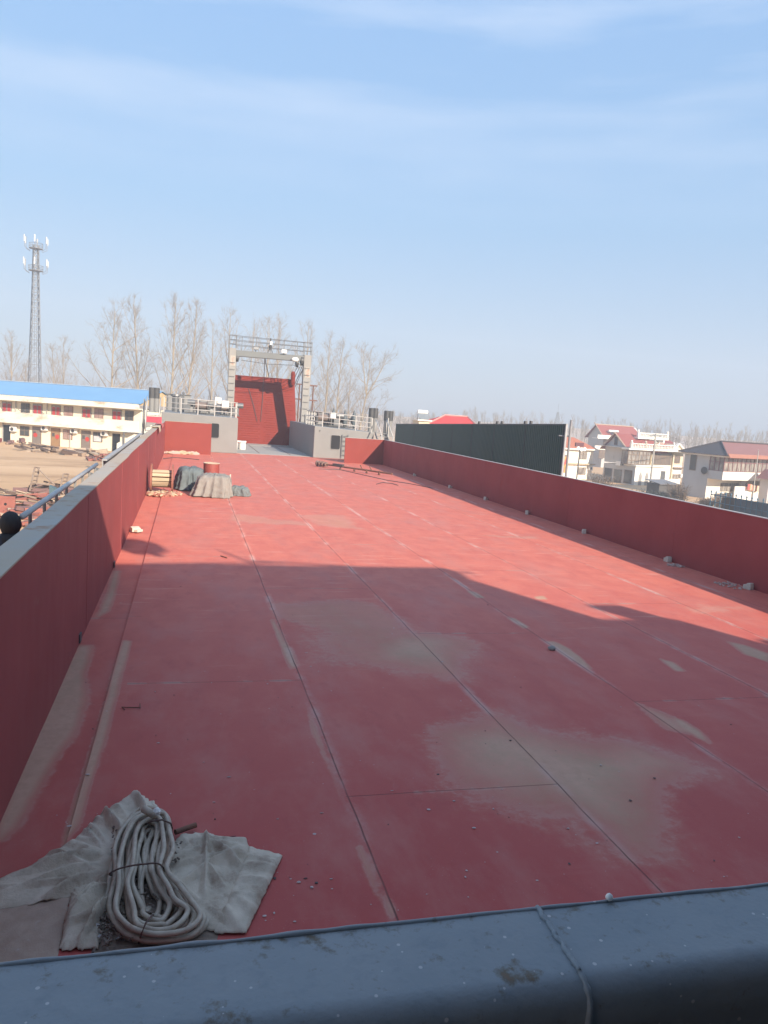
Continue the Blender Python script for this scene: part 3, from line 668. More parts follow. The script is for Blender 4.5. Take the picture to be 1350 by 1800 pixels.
# ------------------------------------------------------------------ loose things on the deck
def V3(p): return Vector(p)
def star_sheet(px_poly, zfun, rings=26, segs=110, jag=.012, center=None, seed=0, z0=.012):
    pts = [az(*p, 0) for p in px_poly]; n = len(pts)
    Ls = [(pts[(i + 1) % n] - pts[i]).length for i in range(n)]; T = sum(Ls)
    c = sum(pts, Vector()) / n if center is None else az(*center, 0)
    bd_ = []
    for k in range(segs):
        s = T * k / segs; i = 0
        while s > Ls[i]: s -= Ls[i]; i += 1
        p = pts[i].lerp(pts[(i + 1) % n], s / Ls[i]); d = (p - c)
        j = jag * (noise.noise((k * .35 + seed, seed, 0)) + .8 * noise.noise((k * .9, seed, 5))); bd_.append(p + d.normalized() * j)
    vs = [c.copy()]; fs = []
    for r in range(1, rings + 1):
        for k in range(segs): vs.append(c.lerp(bd_[k], r / rings))
    for qi, v in enumerate(vs): tq = 0 if qi == 0 else (1 + (qi - 1) // segs) / rings; v.z = z0 * (1 - .75 * tq ** 6) + zfun(v.x, v.y) * (1 - .72 * tq ** 5)
    for k in range(segs): fs.append((0, 1 + k, 1 + (k + 1) % segs))
    for r in range(rings - 1):
        for k in range(segs):
            a = 1 + r * segs + k; b = 1 + r * segs + (k + 1) % segs; fs.append((a, a + segs, b + segs, b))
    return vs, fs
def ridged(x, y, s, seed):
    return (1 - abs(noise.noise((x * s, y * s, seed))) * 2.2)
def crumple(amp, s, seed, base=.0, rot=.6, warp=.02):
    rc = random.Random(seed); cre = []
    for k in range(24): a = rc.uniform(0, math.pi); cre.append((math.cos(a), math.sin(a), rc.uniform(-.4, .4), rc.uniform(.018, .075), rc.uniform(.35, 1.0) * amp))
    cx, cy = 0, 5.5
    def f(x, y):
        h = 0; u, v = x - cx, y - cy
        u += warp * noise.noise((x * 4, y * 4, seed)); v += warp * noise.noise((x * 4, y * 4, seed + 9))
        for (ca, sa, d0, w, A) in cre:
            d = ca * u + sa * v - d0; t = max(0, 1 - abs(d) / w); g = .5 + .5 * noise.noise(((-sa * u + ca * v) * 2.2, seed, d0 * 9)) * 2
            h = max(h, A * t * max(0, min(1, g)))
        h += amp * .07 * noise.noise((x * 5, y * 5, seed)) + amp * .04 * noise.noise((x * 26, y * 26, seed))
        return base + max(0, h)
    return f
CEN = [0, 0]
canvas = mat('dusty_canvas', (.60, .50, .39), (.40, .325, .245), 5, .9, .7, 40, spots=(.30, .22, .16), sscale=4, sthr=.55, sw=.12)
paper = mat('torn_grey_paper', (.64, .54, .43), (.44, .365, .28), 5, .9, .6, 50, spots=(.42, .36, .30), sscale=6, sthr=.62, sw=.12)
board = mat('dirty_plastic_sheet', (.34, .225, .165), (.42, .30, .225), 8, .7, .3, 90, spots=(.42, .35, .30), sscale=14, sthr=.62, sw=.1)
def sheet(name, label, cat, px, m_, f, **kw):
    pc = [az(*p, 0) for p in px]; CEN[0] = sum(p.x for p in pc) / len(pc); CEN[1] = sum(p.y for p in pc) / len(pc)
    vs, fs = star_sheet(px, f, rings=34, segs=150, **kw); c = sum(vs, Vector()) / len(vs); c.z = 0
    o = build(name, [v - c for v in vs], fs, m_, smooth=True, solid=.0012); o.location = c; return tag(o, label, cat)
sheet('gap_dark_sheet', 'dark brown sheet added to darken the gaps under the hose coil', 'cloth', [(172,1500),(230,1440),(300,1450),(315,1520),(335,1600),(385,1640),(375,1690),(160,1695),(165,1600)], mat('gap_dark_cloth', (.17, .12, .09), (.27, .20, .15), 14, .95, .6, 60), crumple(.02, 4, 51), jag=.02, z0=.008)  # added dark sheet; its colour deepens the gaps between the hoses
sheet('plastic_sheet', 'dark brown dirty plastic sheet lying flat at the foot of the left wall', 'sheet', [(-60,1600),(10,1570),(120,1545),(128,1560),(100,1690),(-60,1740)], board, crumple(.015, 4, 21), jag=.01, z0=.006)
sheet('canvas_sheet', 'crumpled grey canvas sheet with ragged edge left of the hose coil', 'canvas sheet', [(-30,1562),(60,1520),(128,1478),(165,1485),(200,1490),(205,1560),(150,1572),(120,1580),(60,1592),(-30,1605)], canvas, crumple(.10, 3.2, 3), jag=.018, z0=.03)
sheet('canvas_sheet', 'small folded canvas flap standing beside the lower left of the hose coil', 'canvas sheet', [(128,1562),(195,1560),(192,1600),(172,1672),(104,1674),(116,1615)], canvas, crumple(.13, 4, 13), jag=.02, z0=.05)
sheet('paper_sheet', 'torn pale grey paper sheet poking out behind the top of the hose coil', 'paper sheet', [(120,1490),(155,1455),(190,1425),(232,1396),(245,1398),(270,1412),(300,1445),(262,1470),(215,1500),(175,1500)], paper, crumple(.15, 2.6, 7), jag=.024, z0=.04)
sheet('canvas_sheet', 'large creased grey canvas sheet right of the hose coil under its edge', 'canvas sheet', [(290,1500),(318,1478),(360,1470),(432,1476),(440,1500),(420,1560),(400,1640),(330,1640),(280,1600)], canvas, crumple(.13, 2.4, 31), jag=.012, z0=.05)
sheet('canvas_sheet', 'folded grey canvas strip with straight edge, outermost on the right of the coil', 'canvas sheet', [(438,1492),(470,1498),(497,1506),(470,1565),(432,1645),(375,1645),(405,1570)], canvas, crumple(.09, 3, 44), jag=.01, z0=.05)

# coil of welding hose
hose_m = [mat('hose_grey', (.50, .42, .325), (.35, .28, .21), 12, .6, .2, 90, spots=(.30, .20, .14), sscale=9, sthr=.58, sw=.15),
          mat('hose_brown', (.34, .235, .17), (.23, .155, .11), 12, .6, .2, 90, spots=(.12, .07, .045), sscale=9, sthr=.6, sw=.15)]
def zc(x, y): return (x / 2.596, y / 2.596 + 1380)
p0 = az(*zc(650, 420), 0); p0.z = 0
coil = thing('hose_coil', 'thick bundle of looped grey and brown hoses tied at the waist on canvas', 'hose coil', p0)
def cr_spline(pts, n=8):
    out = []; m_ = len(pts)
    for i in range(m_):
        p_1, p0_, p1, p2 = pts[i - 1], pts[i], pts[(i + 1) % m_], pts[(i + 2) % m_]
        for k in range(n):
            t = k / n; out.append(.5 * ((2 * p0_) + (p1 - p_1) * t + (2 * p_1 - 5 * p0_ + 4 * p1 - p2) * t * t + (3 * p0_ - p_1 - 3 * p1 + p2) * t ** 3))
    return out
rnd = random.Random(4)
def hose_loop_pts(i, z, dx=0, dy=0):
    j = lambda a: rnd.uniform(-a, a) * 2.9
    nl, nr = 515 + 21 * i + dx + j(4), 752 - 13 * i + dx + j(5)
    return [(nl, 375, .05 + z), (nl - 8 + j(5), 450, .03 + z), (498 + 27 * i + dx + j(6), 560, z), (528 + 24 * i + dx, 655 - 14 * i + dy, z), (600 + 14 * i + dx + j(8), 695 - 17 * i + dy, z), (720 + j(10) + dx, 703 - 17 * i + dy + j(5), z),
            (865 - 21 * i + dx + j(6), 690 - 16 * i + dy, z), (940 - 31 * i + dx + j(5), 615 - 13 * i, z), (900 - 31 * i + dx + j(6), 545 - 8 * i, z + .01), (830 - 22 * i + dx, 460, .03 + z), (nr, 382, .05 + z),
            (nr + 14 - 2 * i + j(6), 290, .05 + z), (782 - 13 * i + dx + j(5), 200, .04 + z), (752 - 10 * i + dx, 140 + 7 * i + j(5), .03 + z), (690 + j(8) + dx, 108 + 13 * i + j(4), .03 + z), (610 + 8 * i + dx, 130 + 14 * i, .03 + z), (552 + 17 * i + dx + j(5), 205 + 6 * i, .04 + z), (522 + 21 * i + dx + j(5), 290, .05 + z)]
for i, z, dx, dy, br in ((0, .03, 0, 0, 0), (1, .03, 0, 0, 1), (2.1, .035, 0, 0, 0), (3.2, .04, 0, 0, 0), (4.3, .045, 0, 0, 1), (5.4, .05, 0, 0, 0), (6.4, .055, 0, 0, 0), (.5, .085, 4, 4, 0), (1.6, .09, -6, 14, 0), (2.7, .09, 8, 2, 1), (3.9, .095, -4, 8, 0), (5.0, .10, 3, 0, 0), (1.1, .135, 14, -12, 0), (3.3, .14, 10, 6, 0)):
    pts = [az(*zc(a, b), c) - p0 for a, b, c in hose_loop_pts(i, z, dx, dy)]
    m = MB(); m.tube(cr_spline(pts, 7), .0178, 10, closed=True); m.build('hose_loop', hose_m[br], coil, smooth=True)
tie_m = mat('tie_wire', (.13, .075, .06), None, 9, .7)
m = MB(); q = [az(*zc(a, b), c) - p0 for a, b, c in ((512, 412, .10), (535, 385, .22), (600, 368, .27), (660, 360, .28), (720, 358, .26), (752, 385, .14), (750, 400, .02))]; m.tube(cr_spline(q, 5)[:-5], .006, 6); m.build('tie_wire', tie_m, coil, smooth=True)
m = MB(); q = [az(*zc(a, b), c) - p0 for a, b, c in ((632, 722, .02), (645, 680, .15), (665, 630, .2), (690, 598, .16), (700, 590, .05))]; m.tube(q, .006, 6); m.build('tie_wire', tie_m, coil, smooth=True)
m = MB(); q = [az(*zc(a, b), c) - p0 for a, b, c in ((655, 185, .1), (690, 165, .24), (740, 158, .25), (780, 175, .18), (786, 200, .05))]; m.tube(q, .007, 6); m.build('tie_wire', tie_m, coil, smooth=True)
m = MB(); a, b = az(*zc(655, 108), .26) - p0, az(*zc(708, 140), .24) - p0; m.tube([a, b], .03, 10); m.build('hose_end', hose_m[0], coil, smooth=True)
m = MB(); c = az(*zc(715, 122), .26) - p0; m.lathe([(.005, -.03), (.03, -.015), (.034, .01), (.015, .03), (.004, .035)], c, 'Z', 7); m.build('tape_wrap', white_paint, coil)
# short stub of rusty pipe and dark litter behind the coil
a, b = az(*zc(800, 215), .06), az(*zc(893, 182), .05); c = (a + b) / 2
m = MB(); m.tube([a - c, b - c], .022, 10); o = m.build('pipe_stub', rust); o.location = c; tag(o, 'short stub of rusty pipe sticking out right of the hose coil', 'pipe')
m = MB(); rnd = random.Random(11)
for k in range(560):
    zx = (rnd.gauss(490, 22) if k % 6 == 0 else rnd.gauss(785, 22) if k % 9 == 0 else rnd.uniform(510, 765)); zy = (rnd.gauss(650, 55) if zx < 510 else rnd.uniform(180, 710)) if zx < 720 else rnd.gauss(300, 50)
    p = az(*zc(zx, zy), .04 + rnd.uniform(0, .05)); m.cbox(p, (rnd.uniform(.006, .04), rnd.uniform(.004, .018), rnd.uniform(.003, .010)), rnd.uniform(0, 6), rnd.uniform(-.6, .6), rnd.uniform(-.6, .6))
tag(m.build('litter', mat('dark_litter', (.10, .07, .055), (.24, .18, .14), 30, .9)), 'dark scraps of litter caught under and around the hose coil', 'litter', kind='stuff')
m = MB()
for zx, zy, w in ((437, 640, .028), (672, 195, .03), (548, 690, .035), (455, 690, .02), (640, 205, .022), (600, 702, .02)):
    p = az(*zc(zx, zy), .05); m.cbox(p, (w, w * 1.5, .003), rnd.uniform(0, 3), rnd.uniform(-.8, .8), rnd.uniform(-.6, .6))
tag(m.build('paper_scraps', mat('pale_scrap', (.45, .44, .43), None, 9, .8)), 'small pale paper scraps among the hoses', 'scrap', kind='stuff')

# bent wire rod, pebbles, single stone
q = [az(*p, .012) for p in ((246, 1237), (246.5, 1244), (228, 1243.5), (214, 1243), (219, 1247.5))]; c = q[2].copy(); c.z = 0
m = MB(); m.tube([v - c for v in q], .006, 6); o = m.build('bent_wire', rust); o.location = c; tag(o, 'thin bent steel wire with hooked ends lying alone on the red deck', 'wire')
def rock(r, seed):
    vs = []; fs = []; n = 8; k = 5
    for i in range(k + 1):
        t = math.pi * i / k
        for j in range(n):
            a = 2 * math.pi * j / n; d = Vector((math.sin(t) * math.cos(a), math.sin(t) * math.sin(a), math.cos(t))); s = r * (1 + .35 * noise.noise(d * 1.6 + Vector((seed, 0, 0))))
            vs.append(Vector((d.x * s * 1.2, d.y * s, max(-.3 * r, d.z * s * .75) + .3 * r)))
    for i in range(k):
        for j in range(n): fs.append((i * n + j, (i + 1) * n + j, (i + 1) * n + (j + 1) % n, i * n + (j + 1) % n))
    return vs, fs
stone = mat('stone', (.33, .29, .26), (.2, .17, .15), 30, .9, .3, 60)
vs, fs = rock(.055, 3.3); o = build('stone', vs, fs, stone, smooth=True); o.location = az(970, 1142, .005); tag(o, 'grey stone lying by the worn seam in mid deck shadow', 'stone')
m = MB(); rnd = random.Random(5)
grit_px = [(278,1306),(300,1395),(447,1388),(488,1440),(511,1545),(525,1551),(516,1574),(548,1560),(509,1542),(556,1552),(537,1544),(467,1618),(518,1620),(465,1610),(482,1605),(726,1368),(689,1390),(745,1288),(768,1305),(810,1232),(798,1408),(633,1337),(1108,1407),(977,1320),(1088,1356),(800,1395),(1056,1345),(930,1310),(853,1285),(372,1200),(360,1180),(306,1222),(420,1190),(405,1175),(560,1180),(610,1200),(680,1120),(745,1205),(905,1190),(920,1360),(1265,1320),(375,1430),(378,1440),(410,1470),(330,1300),(358,1340),(388,1255),(230,1440),(100,1433),(116,1445),(118,1448),(122,1452),(700,1600),(652,1590),(582,1545),(750,1572),(820,1530),(823,1577),(1278,1540),(1315,1430),(1290,1290)]
for i in range(130):
    grit_px.append((rnd.uniform(150, 1300), 1010 + 560 * rnd.random() ** 1.2))
for px, py in grit_px:
    p = az(px, py, .004); 
    if p.x < -1.2 or p.x > 12: continue
    vs, fs = rock(rnd.choice((.004, .005, .006, .008, .011)), rnd.random() * 50); fx, fy, fz_ = rnd.uniform(.5, 1.8), rnd.uniform(.5, 1.4), rnd.uniform(.2, .8); vs = [Vector((v.x * fx, v.y * fy, v.z * fz_)) for v in vs]; k = len(m.v)
    m.cur = rnd.choice((0, 0, 1)); m.add([v + p for v in vs], fs)
tag(m.build('grit', [mat('pale_grit', (.5, .38, .35), (.4, .3, .27), 40), mat('dark_grit', (.08, .045, .04), None, 40)]), 'scattered crumbs of grit and weld spatter on the red deck', 'grit', kind='stuff')
# chips of fallen filler along the right wall and one on the left
chip_m = mat('pale_filler', (.62, .58, .48), (.5, .45, .36), 18, .9, .3, 60)
where = ['farthest pale filler block of the row under the right wall', 'second farthest pale filler block under the right wall', 'third pale filler block from the bow under the right wall',
         'pale filler block under the middle of the right wall', 'wide pale filler block before the nearest rubble under the right wall', 'broken pale filler block on a heap of mortar under the right wall', 'pale block among the mortar crumbs where the right wall leaves the picture']
for i, (px, py, w) in enumerate(((730, 837, .16), (787, 858, .17), (846, 879, .18), (924, 904, .18), (1031, 938, .18), (1186, 988, .22), (1328, 1036, .2))):
    p = az(px, py, .0); p.x = XR - .13
    m = MB(); m.prism([(-w / 2, -.06, 0), (w / 2, -.06, 0), (w / 2, -.06, .10), (w * .2, -.06, .11), (0, -.06, .15), (-w * .42, -.06, .16), (-w / 2, -.06, .08)], (0, .12, 0)); o = m.build('filler_block', chip_m, bevel=.01); o.location = p; o.rotation_euler = (0, 0, .3 * i)
    tag(o, where[i], 'block', 'pale filler blocks along the right wall')
def heap(name, label, cat, pos, r, n, m_, sz=(.04, .10), h=.1, kind='stuff', seed=1):
    rr = random.Random(seed); m = MB()
    for k in range(n):
        a = rr.uniform(0, 6.28); d = r * math.sqrt(rr.random()); s = rr.uniform(*sz); z = h * (1 - d / r) * rr.random() + s * .3
        m.cur = k % (len(m_) if isinstance(m_, list) else 1)
        m.cbox((d * math.cos(a), d * math.sin(a) , z), (s * 1.4, s, s * .6), rr.uniform(0, 6), rr.uniform(-.5, .5), rr.uniform(-.5, .5))
    o = m.build(name, m_); o.location = pos; return tag(o, label, cat, kind=kind)
mortar = mat('mortar_crumbs', (.55, .43, .37), (.42, .32, .27), 20, .95, .3, 60)
p = az(1190, 995, 0); p.x = XR - .25; heap('mortar_heap', 'low heap of mortar crumbs under a pale block at the right wall', 'rubble', p, .20, 40, mortar, (.015, .05), .05, seed=2)
p = az(1310, 1030, 0); p.x = XR - .28; heap('mortar_heap', 'mortar crumbs spilled along the right wall at the picture edge', 'rubble', p, .40, 60, mortar, (.015, .045), .03, seed=3)
p = az(238, 934, 0); m = MB(); m.cbox((0, 0, .06), (.22, .16, .1), .4, .2); m.cbox((.08, -.06, .03), (.2, .12, .06), .9); o = m.build('filler_block', chip_m, bevel=.01); o.location = p; tag(o, 'pale broken filler lump at the foot of the left wall', 'block')
m = MB(); m.cbox((0, 0, .06), (.02, .16, .12)); o = m.build('clip', dark_steel); o.location = az(141, 1128, 0); tag(o, 'dark metal clip sticking up at the foot of the left wall, nearer of two', 'clip', 'dark clips at the left wall')
o2 = o.copy(); COL.objects.link(o2); o2.location = az(201, 997, 0); tag(o2, 'dark metal clip sticking up at the foot of the left wall, farther of two', 'clip')
m = MB(); q = [az(388, 977, .015), az(399, 980.5, .015)]; c = q[0].copy(); m.tube([v - c for v in q], .012, 5); o = m.build('rod_offcut', rust); o.location = c; tag(o, 'short rod offcut lying on the sunlit deck just before the shadow', 'rod')

# cable reel
RYc = 29.1; rx0, rx1 = -1.2, -.46
reel = thing('cable_reel', 'wooden cable drum with red round flanges and empty slatted core', 'cable reel', (0, RYc, 0))
wood_red = mat('red_stained_wood', (.24, .085, .06), (.30, .13, .09), 5, .8, .3, 40); wood_pale = mat('pale_bare_wood', (.5, .40, .27), (.42, .32, .21), 6, .8, .3, 40, stretch=(.3, 1, 1))
for x in (rx0, rx1):
    m = MB(); m.lathe([(.53, -.03), (.53, .03)], (x, 0, .53), 'X', 28); o = m.build('flange', wood_red, reel)
    m = MB(); m.lathe([(.1, -.034), (.1, .034)], (x, 0, .53), 'X', 12); m.build('hub_plate', dark_steel, reel)
m = MB()
for k in range(12):
    a = 2 * math.pi * k / 12; m.cbox(((rx0 + rx1) / 2, .30 * math.cos(a), .53 + .30 * math.sin(a)), (rx1 - rx0 - .07, .12, .03), rx=a + math.pi / 2)
m.build('core_slat', wood_pale, reel)
heap('wood_chips', 'loose wood chips and rags on the deck round the cable drum', 'debris', (-.75, RYc - .55, 0), .55, 120, [mat('red_chip', (.35, .14, .10), None, 9), wood_pale], (.04, .14), .06, seed=6)
def draped(name, label, cat, c, rx, ry, h, m_, seed, rz=0, nf=15, top=.72, sx=0.0, sy=0.0):
    """stiff cloth over a box: alternating folds flare at the hem, creased flat top"""
    rr = random.Random(int(seed * 10)); vs = []; fs = []; n = nf * 2
    rings = ((1.0, .01), (.93, .22), (.86, .50), (.80, .80), (top, .97), (top * .55, 1.02), (top * .2, .99))
    fold = [rr.uniform(.55, 1.25) for _ in range(nf)]; ang = [2 * math.pi * k / n + rr.uniform(-.07, .07) for k in range(n)]
    for ri, (q, zf) in enumerate(rings):
        for k in range(n):
            ca, sa = math.cos(ang[k]), math.sin(ang[k]); sq = min(1.32, (abs(ca) ** 7 + abs(sa) ** 7) ** (-1 / 7))
            amp = (.22, .21, .17, .10, .05, .0, .0)[ri] * fold[k // 2] * (1 if k % 2 else -1)
            z = h * (zf + (rr.uniform(-.05, .05) if ri in (4, 5, 6) else 0) + (.03 * (1 if k % 2 else -1) if ri == 5 else 0))
            if ri == 0: z = .01 + h * max(0, rr.uniform(-.06, .05))
            f = q * (1 + amp) * sq; vs.append(Vector((rx * f * ca + sx * zf * rx, ry * f * sa + sy * zf * ry, z)))
    for r in range(len(rings) - 1):
        for k in range(n): a = r * n + k; b = r * n + (k + 1) % n; fs.append((a, b, b + n, a + n))
    fs.append(tuple((len(rings) - 1) * n + k for k in range(n)))
    o = build(name, vs, fs, m_, None, smooth=True); sub = o.modifiers.new('sub', 'SUBSURF'); sub.levels = 1; sub.render_levels = 2
    tx = bpy.data.textures.new(name + '_wrinkle', 'CLOUDS'); tx.noise_scale = .13; dp = o.modifiers.new('wrinkle', 'DISPLACE'); dp.texture = tx; dp.strength = .10; dp.mid_level = .5; dp.texture_coords = 'LOCAL'
    sl = o.modifiers.new('solid', 'SOLIDIFY'); sl.thickness = .008
    o.location = c; o.rotation_euler = (0, 0, rz); return tag(o, label, cat)
p = az(327, 862, 0)
draped('green_tarpaulin', 'dark grey green tarpaulin draped over a load beside the cable drum', 'tarpaulin', (p.x + .12, p.y + .45, 0), .56, .70, .86, mat('green_grey_tarp', (.125, .15, .155), (.095, .112, .115), 3, .75, .3, 40), 2.0, .2, sx=.05)
p = az(372, 876, 0)
draped('beige_tarpaulin', 'sunlit beige canvas draped over a boxy machine in mid deck', 'tarpaulin', (p.x + .02, p.y + .75, 0), .72, .70, .80, mat('beige_canvas', (.26, .24, .215), (.20, .185, .165), 4, .85, .4, 50, spots=(.26, .20, .16), sscale=3, sthr=.62, sw=.1), 5.1, -.12, sx=.12)
p = az(412, 872, 0)
draped('grey_sack', 'small slumped grey sack lying against the beige tarpaulin', 'sack', (p.x + .18, p.y + .2, 0), .42, .3, .36, mat('grey_sack_cloth', (.16, .175, .17), (.13, .14, .14), 5, .8, .3, 60), 8.3, -.3, top=.5)
m = MB(); m.cbox((0, 0, .35), (.05, .05, .7)); m.cbox((.02, 0, .1), (.22, .2, .2)); o = m.build('machine_leg', mat('cream_machine', (.55, .5, .4), None, 4)); o.location = az(404, 866, 0) + Vector((0, .15, 0)); tag(o, 'cream machine leg showing at the right edge of the beige tarpaulin', 'machine')
DY = 30.9; a = ay(358, 813, DY); b = ay(386, 813, DY); rd = (b.x - a.x) / 2; cx = (a.x + b.x) / 2; ht = a.z - .02
drum = thing('steel_drum', 'dark red steel drum with pale open rim standing behind the tarpaulins', 'drum', (cx, DY, 0))
m = MB(); m.lathe([(rd, .02), (rd, .3), (rd + .015, .32), (rd, .34), (rd, .62), (rd + .015, .64), (rd, .66), (rd, ht), (rd * .96, ht), (rd * .96, ht - .06), (.01, ht - .07)], (0, 0, 0), 'Z', 32); m.build('drum_shell', mat('drum_red', (.30, .065, .05), (.25, .055, .045), 3, .5), drum)
m = MB(); m.tube([(rd * math.cos(t * .2244), rd * math.sin(t * .2244), ht + .01) for t in range(28)], .022, 6, closed=True); m.build('drum_rim', mat('pale_rim', (.6, .45, .33), None, 5), drum, smooth=True)
# rope heap at the foot of the left end wall
heap('rag_heap', 'long low heap of pale rags and rope along the foot of the left end wall', 'debris', (-.35, YWL - .55, 0), .45, 60, [wood_pale, mortar], (.08, .2), .14, seed=8)
o = bpy.data.objects['rag_heap']; o.scale = (2.1, .7, 1)
q = [az(x, y, .02) for x, y in ((287, 806), (305, 804), (330, 806), (350, 808))]; c = q[0].copy(); m = MB(); m.tube([v - c for v in q], .02, 5); o = m.build('thin_rope', dark_steel); o.location = c; tag(o, 'thin dark rope lying on the deck before the left end wall', 'rope')
# long pole with floats
a = az(557, 820, 0); b = az(689, 838, 0); c = (a + b) / 2; c.z = 0
pole = thing('mast_pole', 'long dark pole with ringed fittings resting on short feet on the deck', 'pole', c)
a = a - c; b = b - c; t = (b - a).normalized()
m = MB(); m.tube([a + Vector((0, 0, .2)), b + Vector((0, 0, .16))], .05, 8); m.build('pole_tube', rust, pole)
for k, (s, r) in enumerate(((.01, .17), (.05, .17), (.09, .16), (.13, .14))):
    p = a.lerp(b, s) + Vector((0, 0, .2)); m = MB(); m.tube([p - t * .05, p + t * .05], r, 14); m.build('float_ring', mat('float_dark', (.12, .07, .06), (.3, .2, .16), 8), pole)
p = a.lerp(b, .30) + Vector((0, 0, .24)); m = MB(); m.beam(p - t * .4, p + t * .4, .16, .16); m.build('winch_block', dark_steel, pole)
for s in (.33, .52, .68, .84):
    p = a.lerp(b, s); m = MB(); m.beam(p + Vector((0, .12, 0)), p + Vector((0, .0, .22)), .06); m.beam(p + Vector((0, -.14, 0)), p + Vector((0, .0, .22)), .06); m.build('foot', rust, pole)
for s in (.62, .74): p = a.lerp(b, s); m = MB(); m.tube([p + Vector((0, 0, .2)), p + Vector((-.1, .1, .42))], .03, 6); m.build('stub', rust, pole)
for lab, pts in (('thin dark cable trailing along the deck beside the long pole', ((560, 824), (600, 826), (640, 835), (680, 844), (720, 850), (760, 858))), ('short curved dark cable on the deck before the right end wall', ((595, 808), (625, 811), (655, 815))), ('short squiggle of dark cable just nearer than the long pole', ((662, 851), (672, 848), (690, 850), (700, 853)))):
    q = [az(x, y, .02) for x, y in pts]; c = q[0].copy(); m = MB(); m.tube([v - c for v in q], .016, 5); o = m.build('deck_cable', dark_steel); o.location = c; tag(o, lab, 'cable')
# cloth and rope over the left wall near the bow
p = ax(270, 753, -1.45)
def cap_at(px, py): q = ax(px, py, -1.48); return q
def cloth(name, label, c, lx, ly, m_, seed, drop):
    vs = []; fs = []; n = 16
    for j in range(n + 1):
        for i in range(n + 1):
            u = i / n * 2 - 1; v = j / n * 2 - 1; x = u * lx; y = v * ly * (1 + .15 * noise.noise((u * 2, v, seed)))
            over = max(0, abs(x) - .13); z = .025 + .04 * max(0, noise.noise((x * 5, y * 4, seed)) + .3) - over * drop
            x = max(-.15, min(.15, x)) + (math.copysign(over * .15 + .01, x) if over else 0)
            vs.append((x, y, z))
    for j in range(n):
        for i in range(n): fs.append((j * (n + 1) + i, j * (n + 1) + i + 1, (j + 1) * (n + 1) + i + 1, (j + 1) * (n + 1) + i))
    o = build(name, vs, fs, m_, smooth=True, solid=.012); o.location = c; return tag(o, label, 'cloth')
q = ax(268, 755, -1.5); cloth('red_cloth', 'pale pink cloth draped over the left wall below the red board', (-1.48, 43.5, HL + .03), .42, 1.2, mat('pink_cloth', (.50, .14, .13), None, 3, .8), 1, .7)
ba_, bb_ = ay(257, 757.5, 46), ay(283.5, 758.5, 46); m = MB(); m.box((-(bb_.x - ba_.x) / 2, -.03, 0), ((bb_.x - ba_.x) / 2, .03, .34)); o = m.build('red_board', mat('bright_red_cloth', (.6, .05, .08)), bevel=.01); o.location = ((ba_.x + bb_.x) / 2, 46, HL + .021); tag(o, 'bright pink red board standing across the left wall behind the rags', 'board')
cloth('beige_rag', 'ragged beige cloth hanging over the inner edge of the left wall', (-1.44, 38.5, HL + .045), .40, .9, wood_pale, 4, .9)
# shed of small things by the fence of the left wall top: nothing more

# ------------------------------------------------------------------ person outside the left wall
PX, PY_ = -1.87, 9.2
def skin_body(name, joints, edges, radii, m_, parent=None, sub=2, root=0):
    me = bpy.data.meshes.new(name); me.from_pydata(joints, edges, []); me.materials.append(m_)
    o = bpy.data.objects.new(name, me); COL.objects.link(o)
    if parent: o.parent = parent
    sk = o.modifiers.new('skin', 'SKIN'); sk.use_smooth_shade = True
    ss = o.modifiers.new('sub', 'SUBSURF'); ss.levels = 1; ss.render_levels = sub
    for i, r in enumerate(radii): me.skin_vertices[0].data[i].radius = (r, r) if not isinstance(r, tuple) else r
    me.skin_vertices[0].data[root].use_root = True
    return o
HG = 1.63; HZ = .43
person = thing('person', 'person with dark hair seen from behind, standing outside the left wall of the barge', 'person', (PX, PY_, HZ), .35)
skin = mat('skin', (.48, .29, .21), None, 8, .55)
jacket = mat('dark_jacket', (.035, .035, .045), (.05, .05, .06), 6, .8, .3, 60)
J = [(0, 0, .92), (0, .01, 1.1), (0, .02, 1.28), (0, .01, 1.38), (0, .0, 1.43), (0, .02, 1.50), (0, .03, 1.56), (-.17, .01, 1.34), (-.24, -.02, 1.10), (-.22, .1, .90), (.17, .01, 1.34), (.24, -.02, 1.10), (.22, .1, .90),
     (-.09, 0, .86), (-.10, .03, .48), (-.10, -.01, .09), (-.10, .13, .04), (.09, 0, .86), (.10, .03, .48), (.10, -.01, .09), (.10, .13, .04)]
E_ = [(0, 1), (1, 2), (2, 3), (3, 4), (4, 5), (5, 6), (2, 7), (7, 8), (8, 9), (2, 10), (10, 11), (11, 12), (0, 13), (13, 14), (14, 15), (15, 16), (0, 17), (17, 18), (18, 19), (19, 20)]
RD = [(.15, .11), (.14, .10), (.15, .10), (.07, .065), (.055, .055), (.075, .085), (.07, .085), .06, .045, .034, .06, .045, .034, .085, .06, .042, .035, .085, .06, .042, .035]
for s, w in ((-1, 9), (1, 12)):
    x, y, z = J[w]; k = len(J); J.append((x, y + .03, z - .07)); E_.append((w, k)); RD.append((.034, .02))
    for fi, (dx, ln) in enumerate(((-.03, .07), (-.01, .08), (.01, .075), (.03, .06))):
        a = len(J); J += [(x + dx, y + .045, z - .11), (x + dx, y + .05, z - .11 - ln * .5), (x + dx, y + .035, z - .11 - ln)]; E_ += [(k, a), (a, a + 1), (a + 1, a + 2)]; RD += [.009, .0085, .008]
    a = len(J); J += [(x - s * .04, y + .06, z - .06), (x - s * .045, y + .075, z - .10)]; E_ += [(k, a), (a, a + 1)]; RD += [.010, .009]
body = skin_body('body', J, E_, RD, skin, person)
def shell(name, prof, c, m_, parent, sx=1, sy=1, n=24):
    m = MB(); m.lathe(prof, (0, 0, 0), 'Z', n); m.v = [Vector((v.x * sx, v.y * sy, v.z)) + Vector(c) for v in m.v]; return m.build(name, m_, parent, smooth=True)
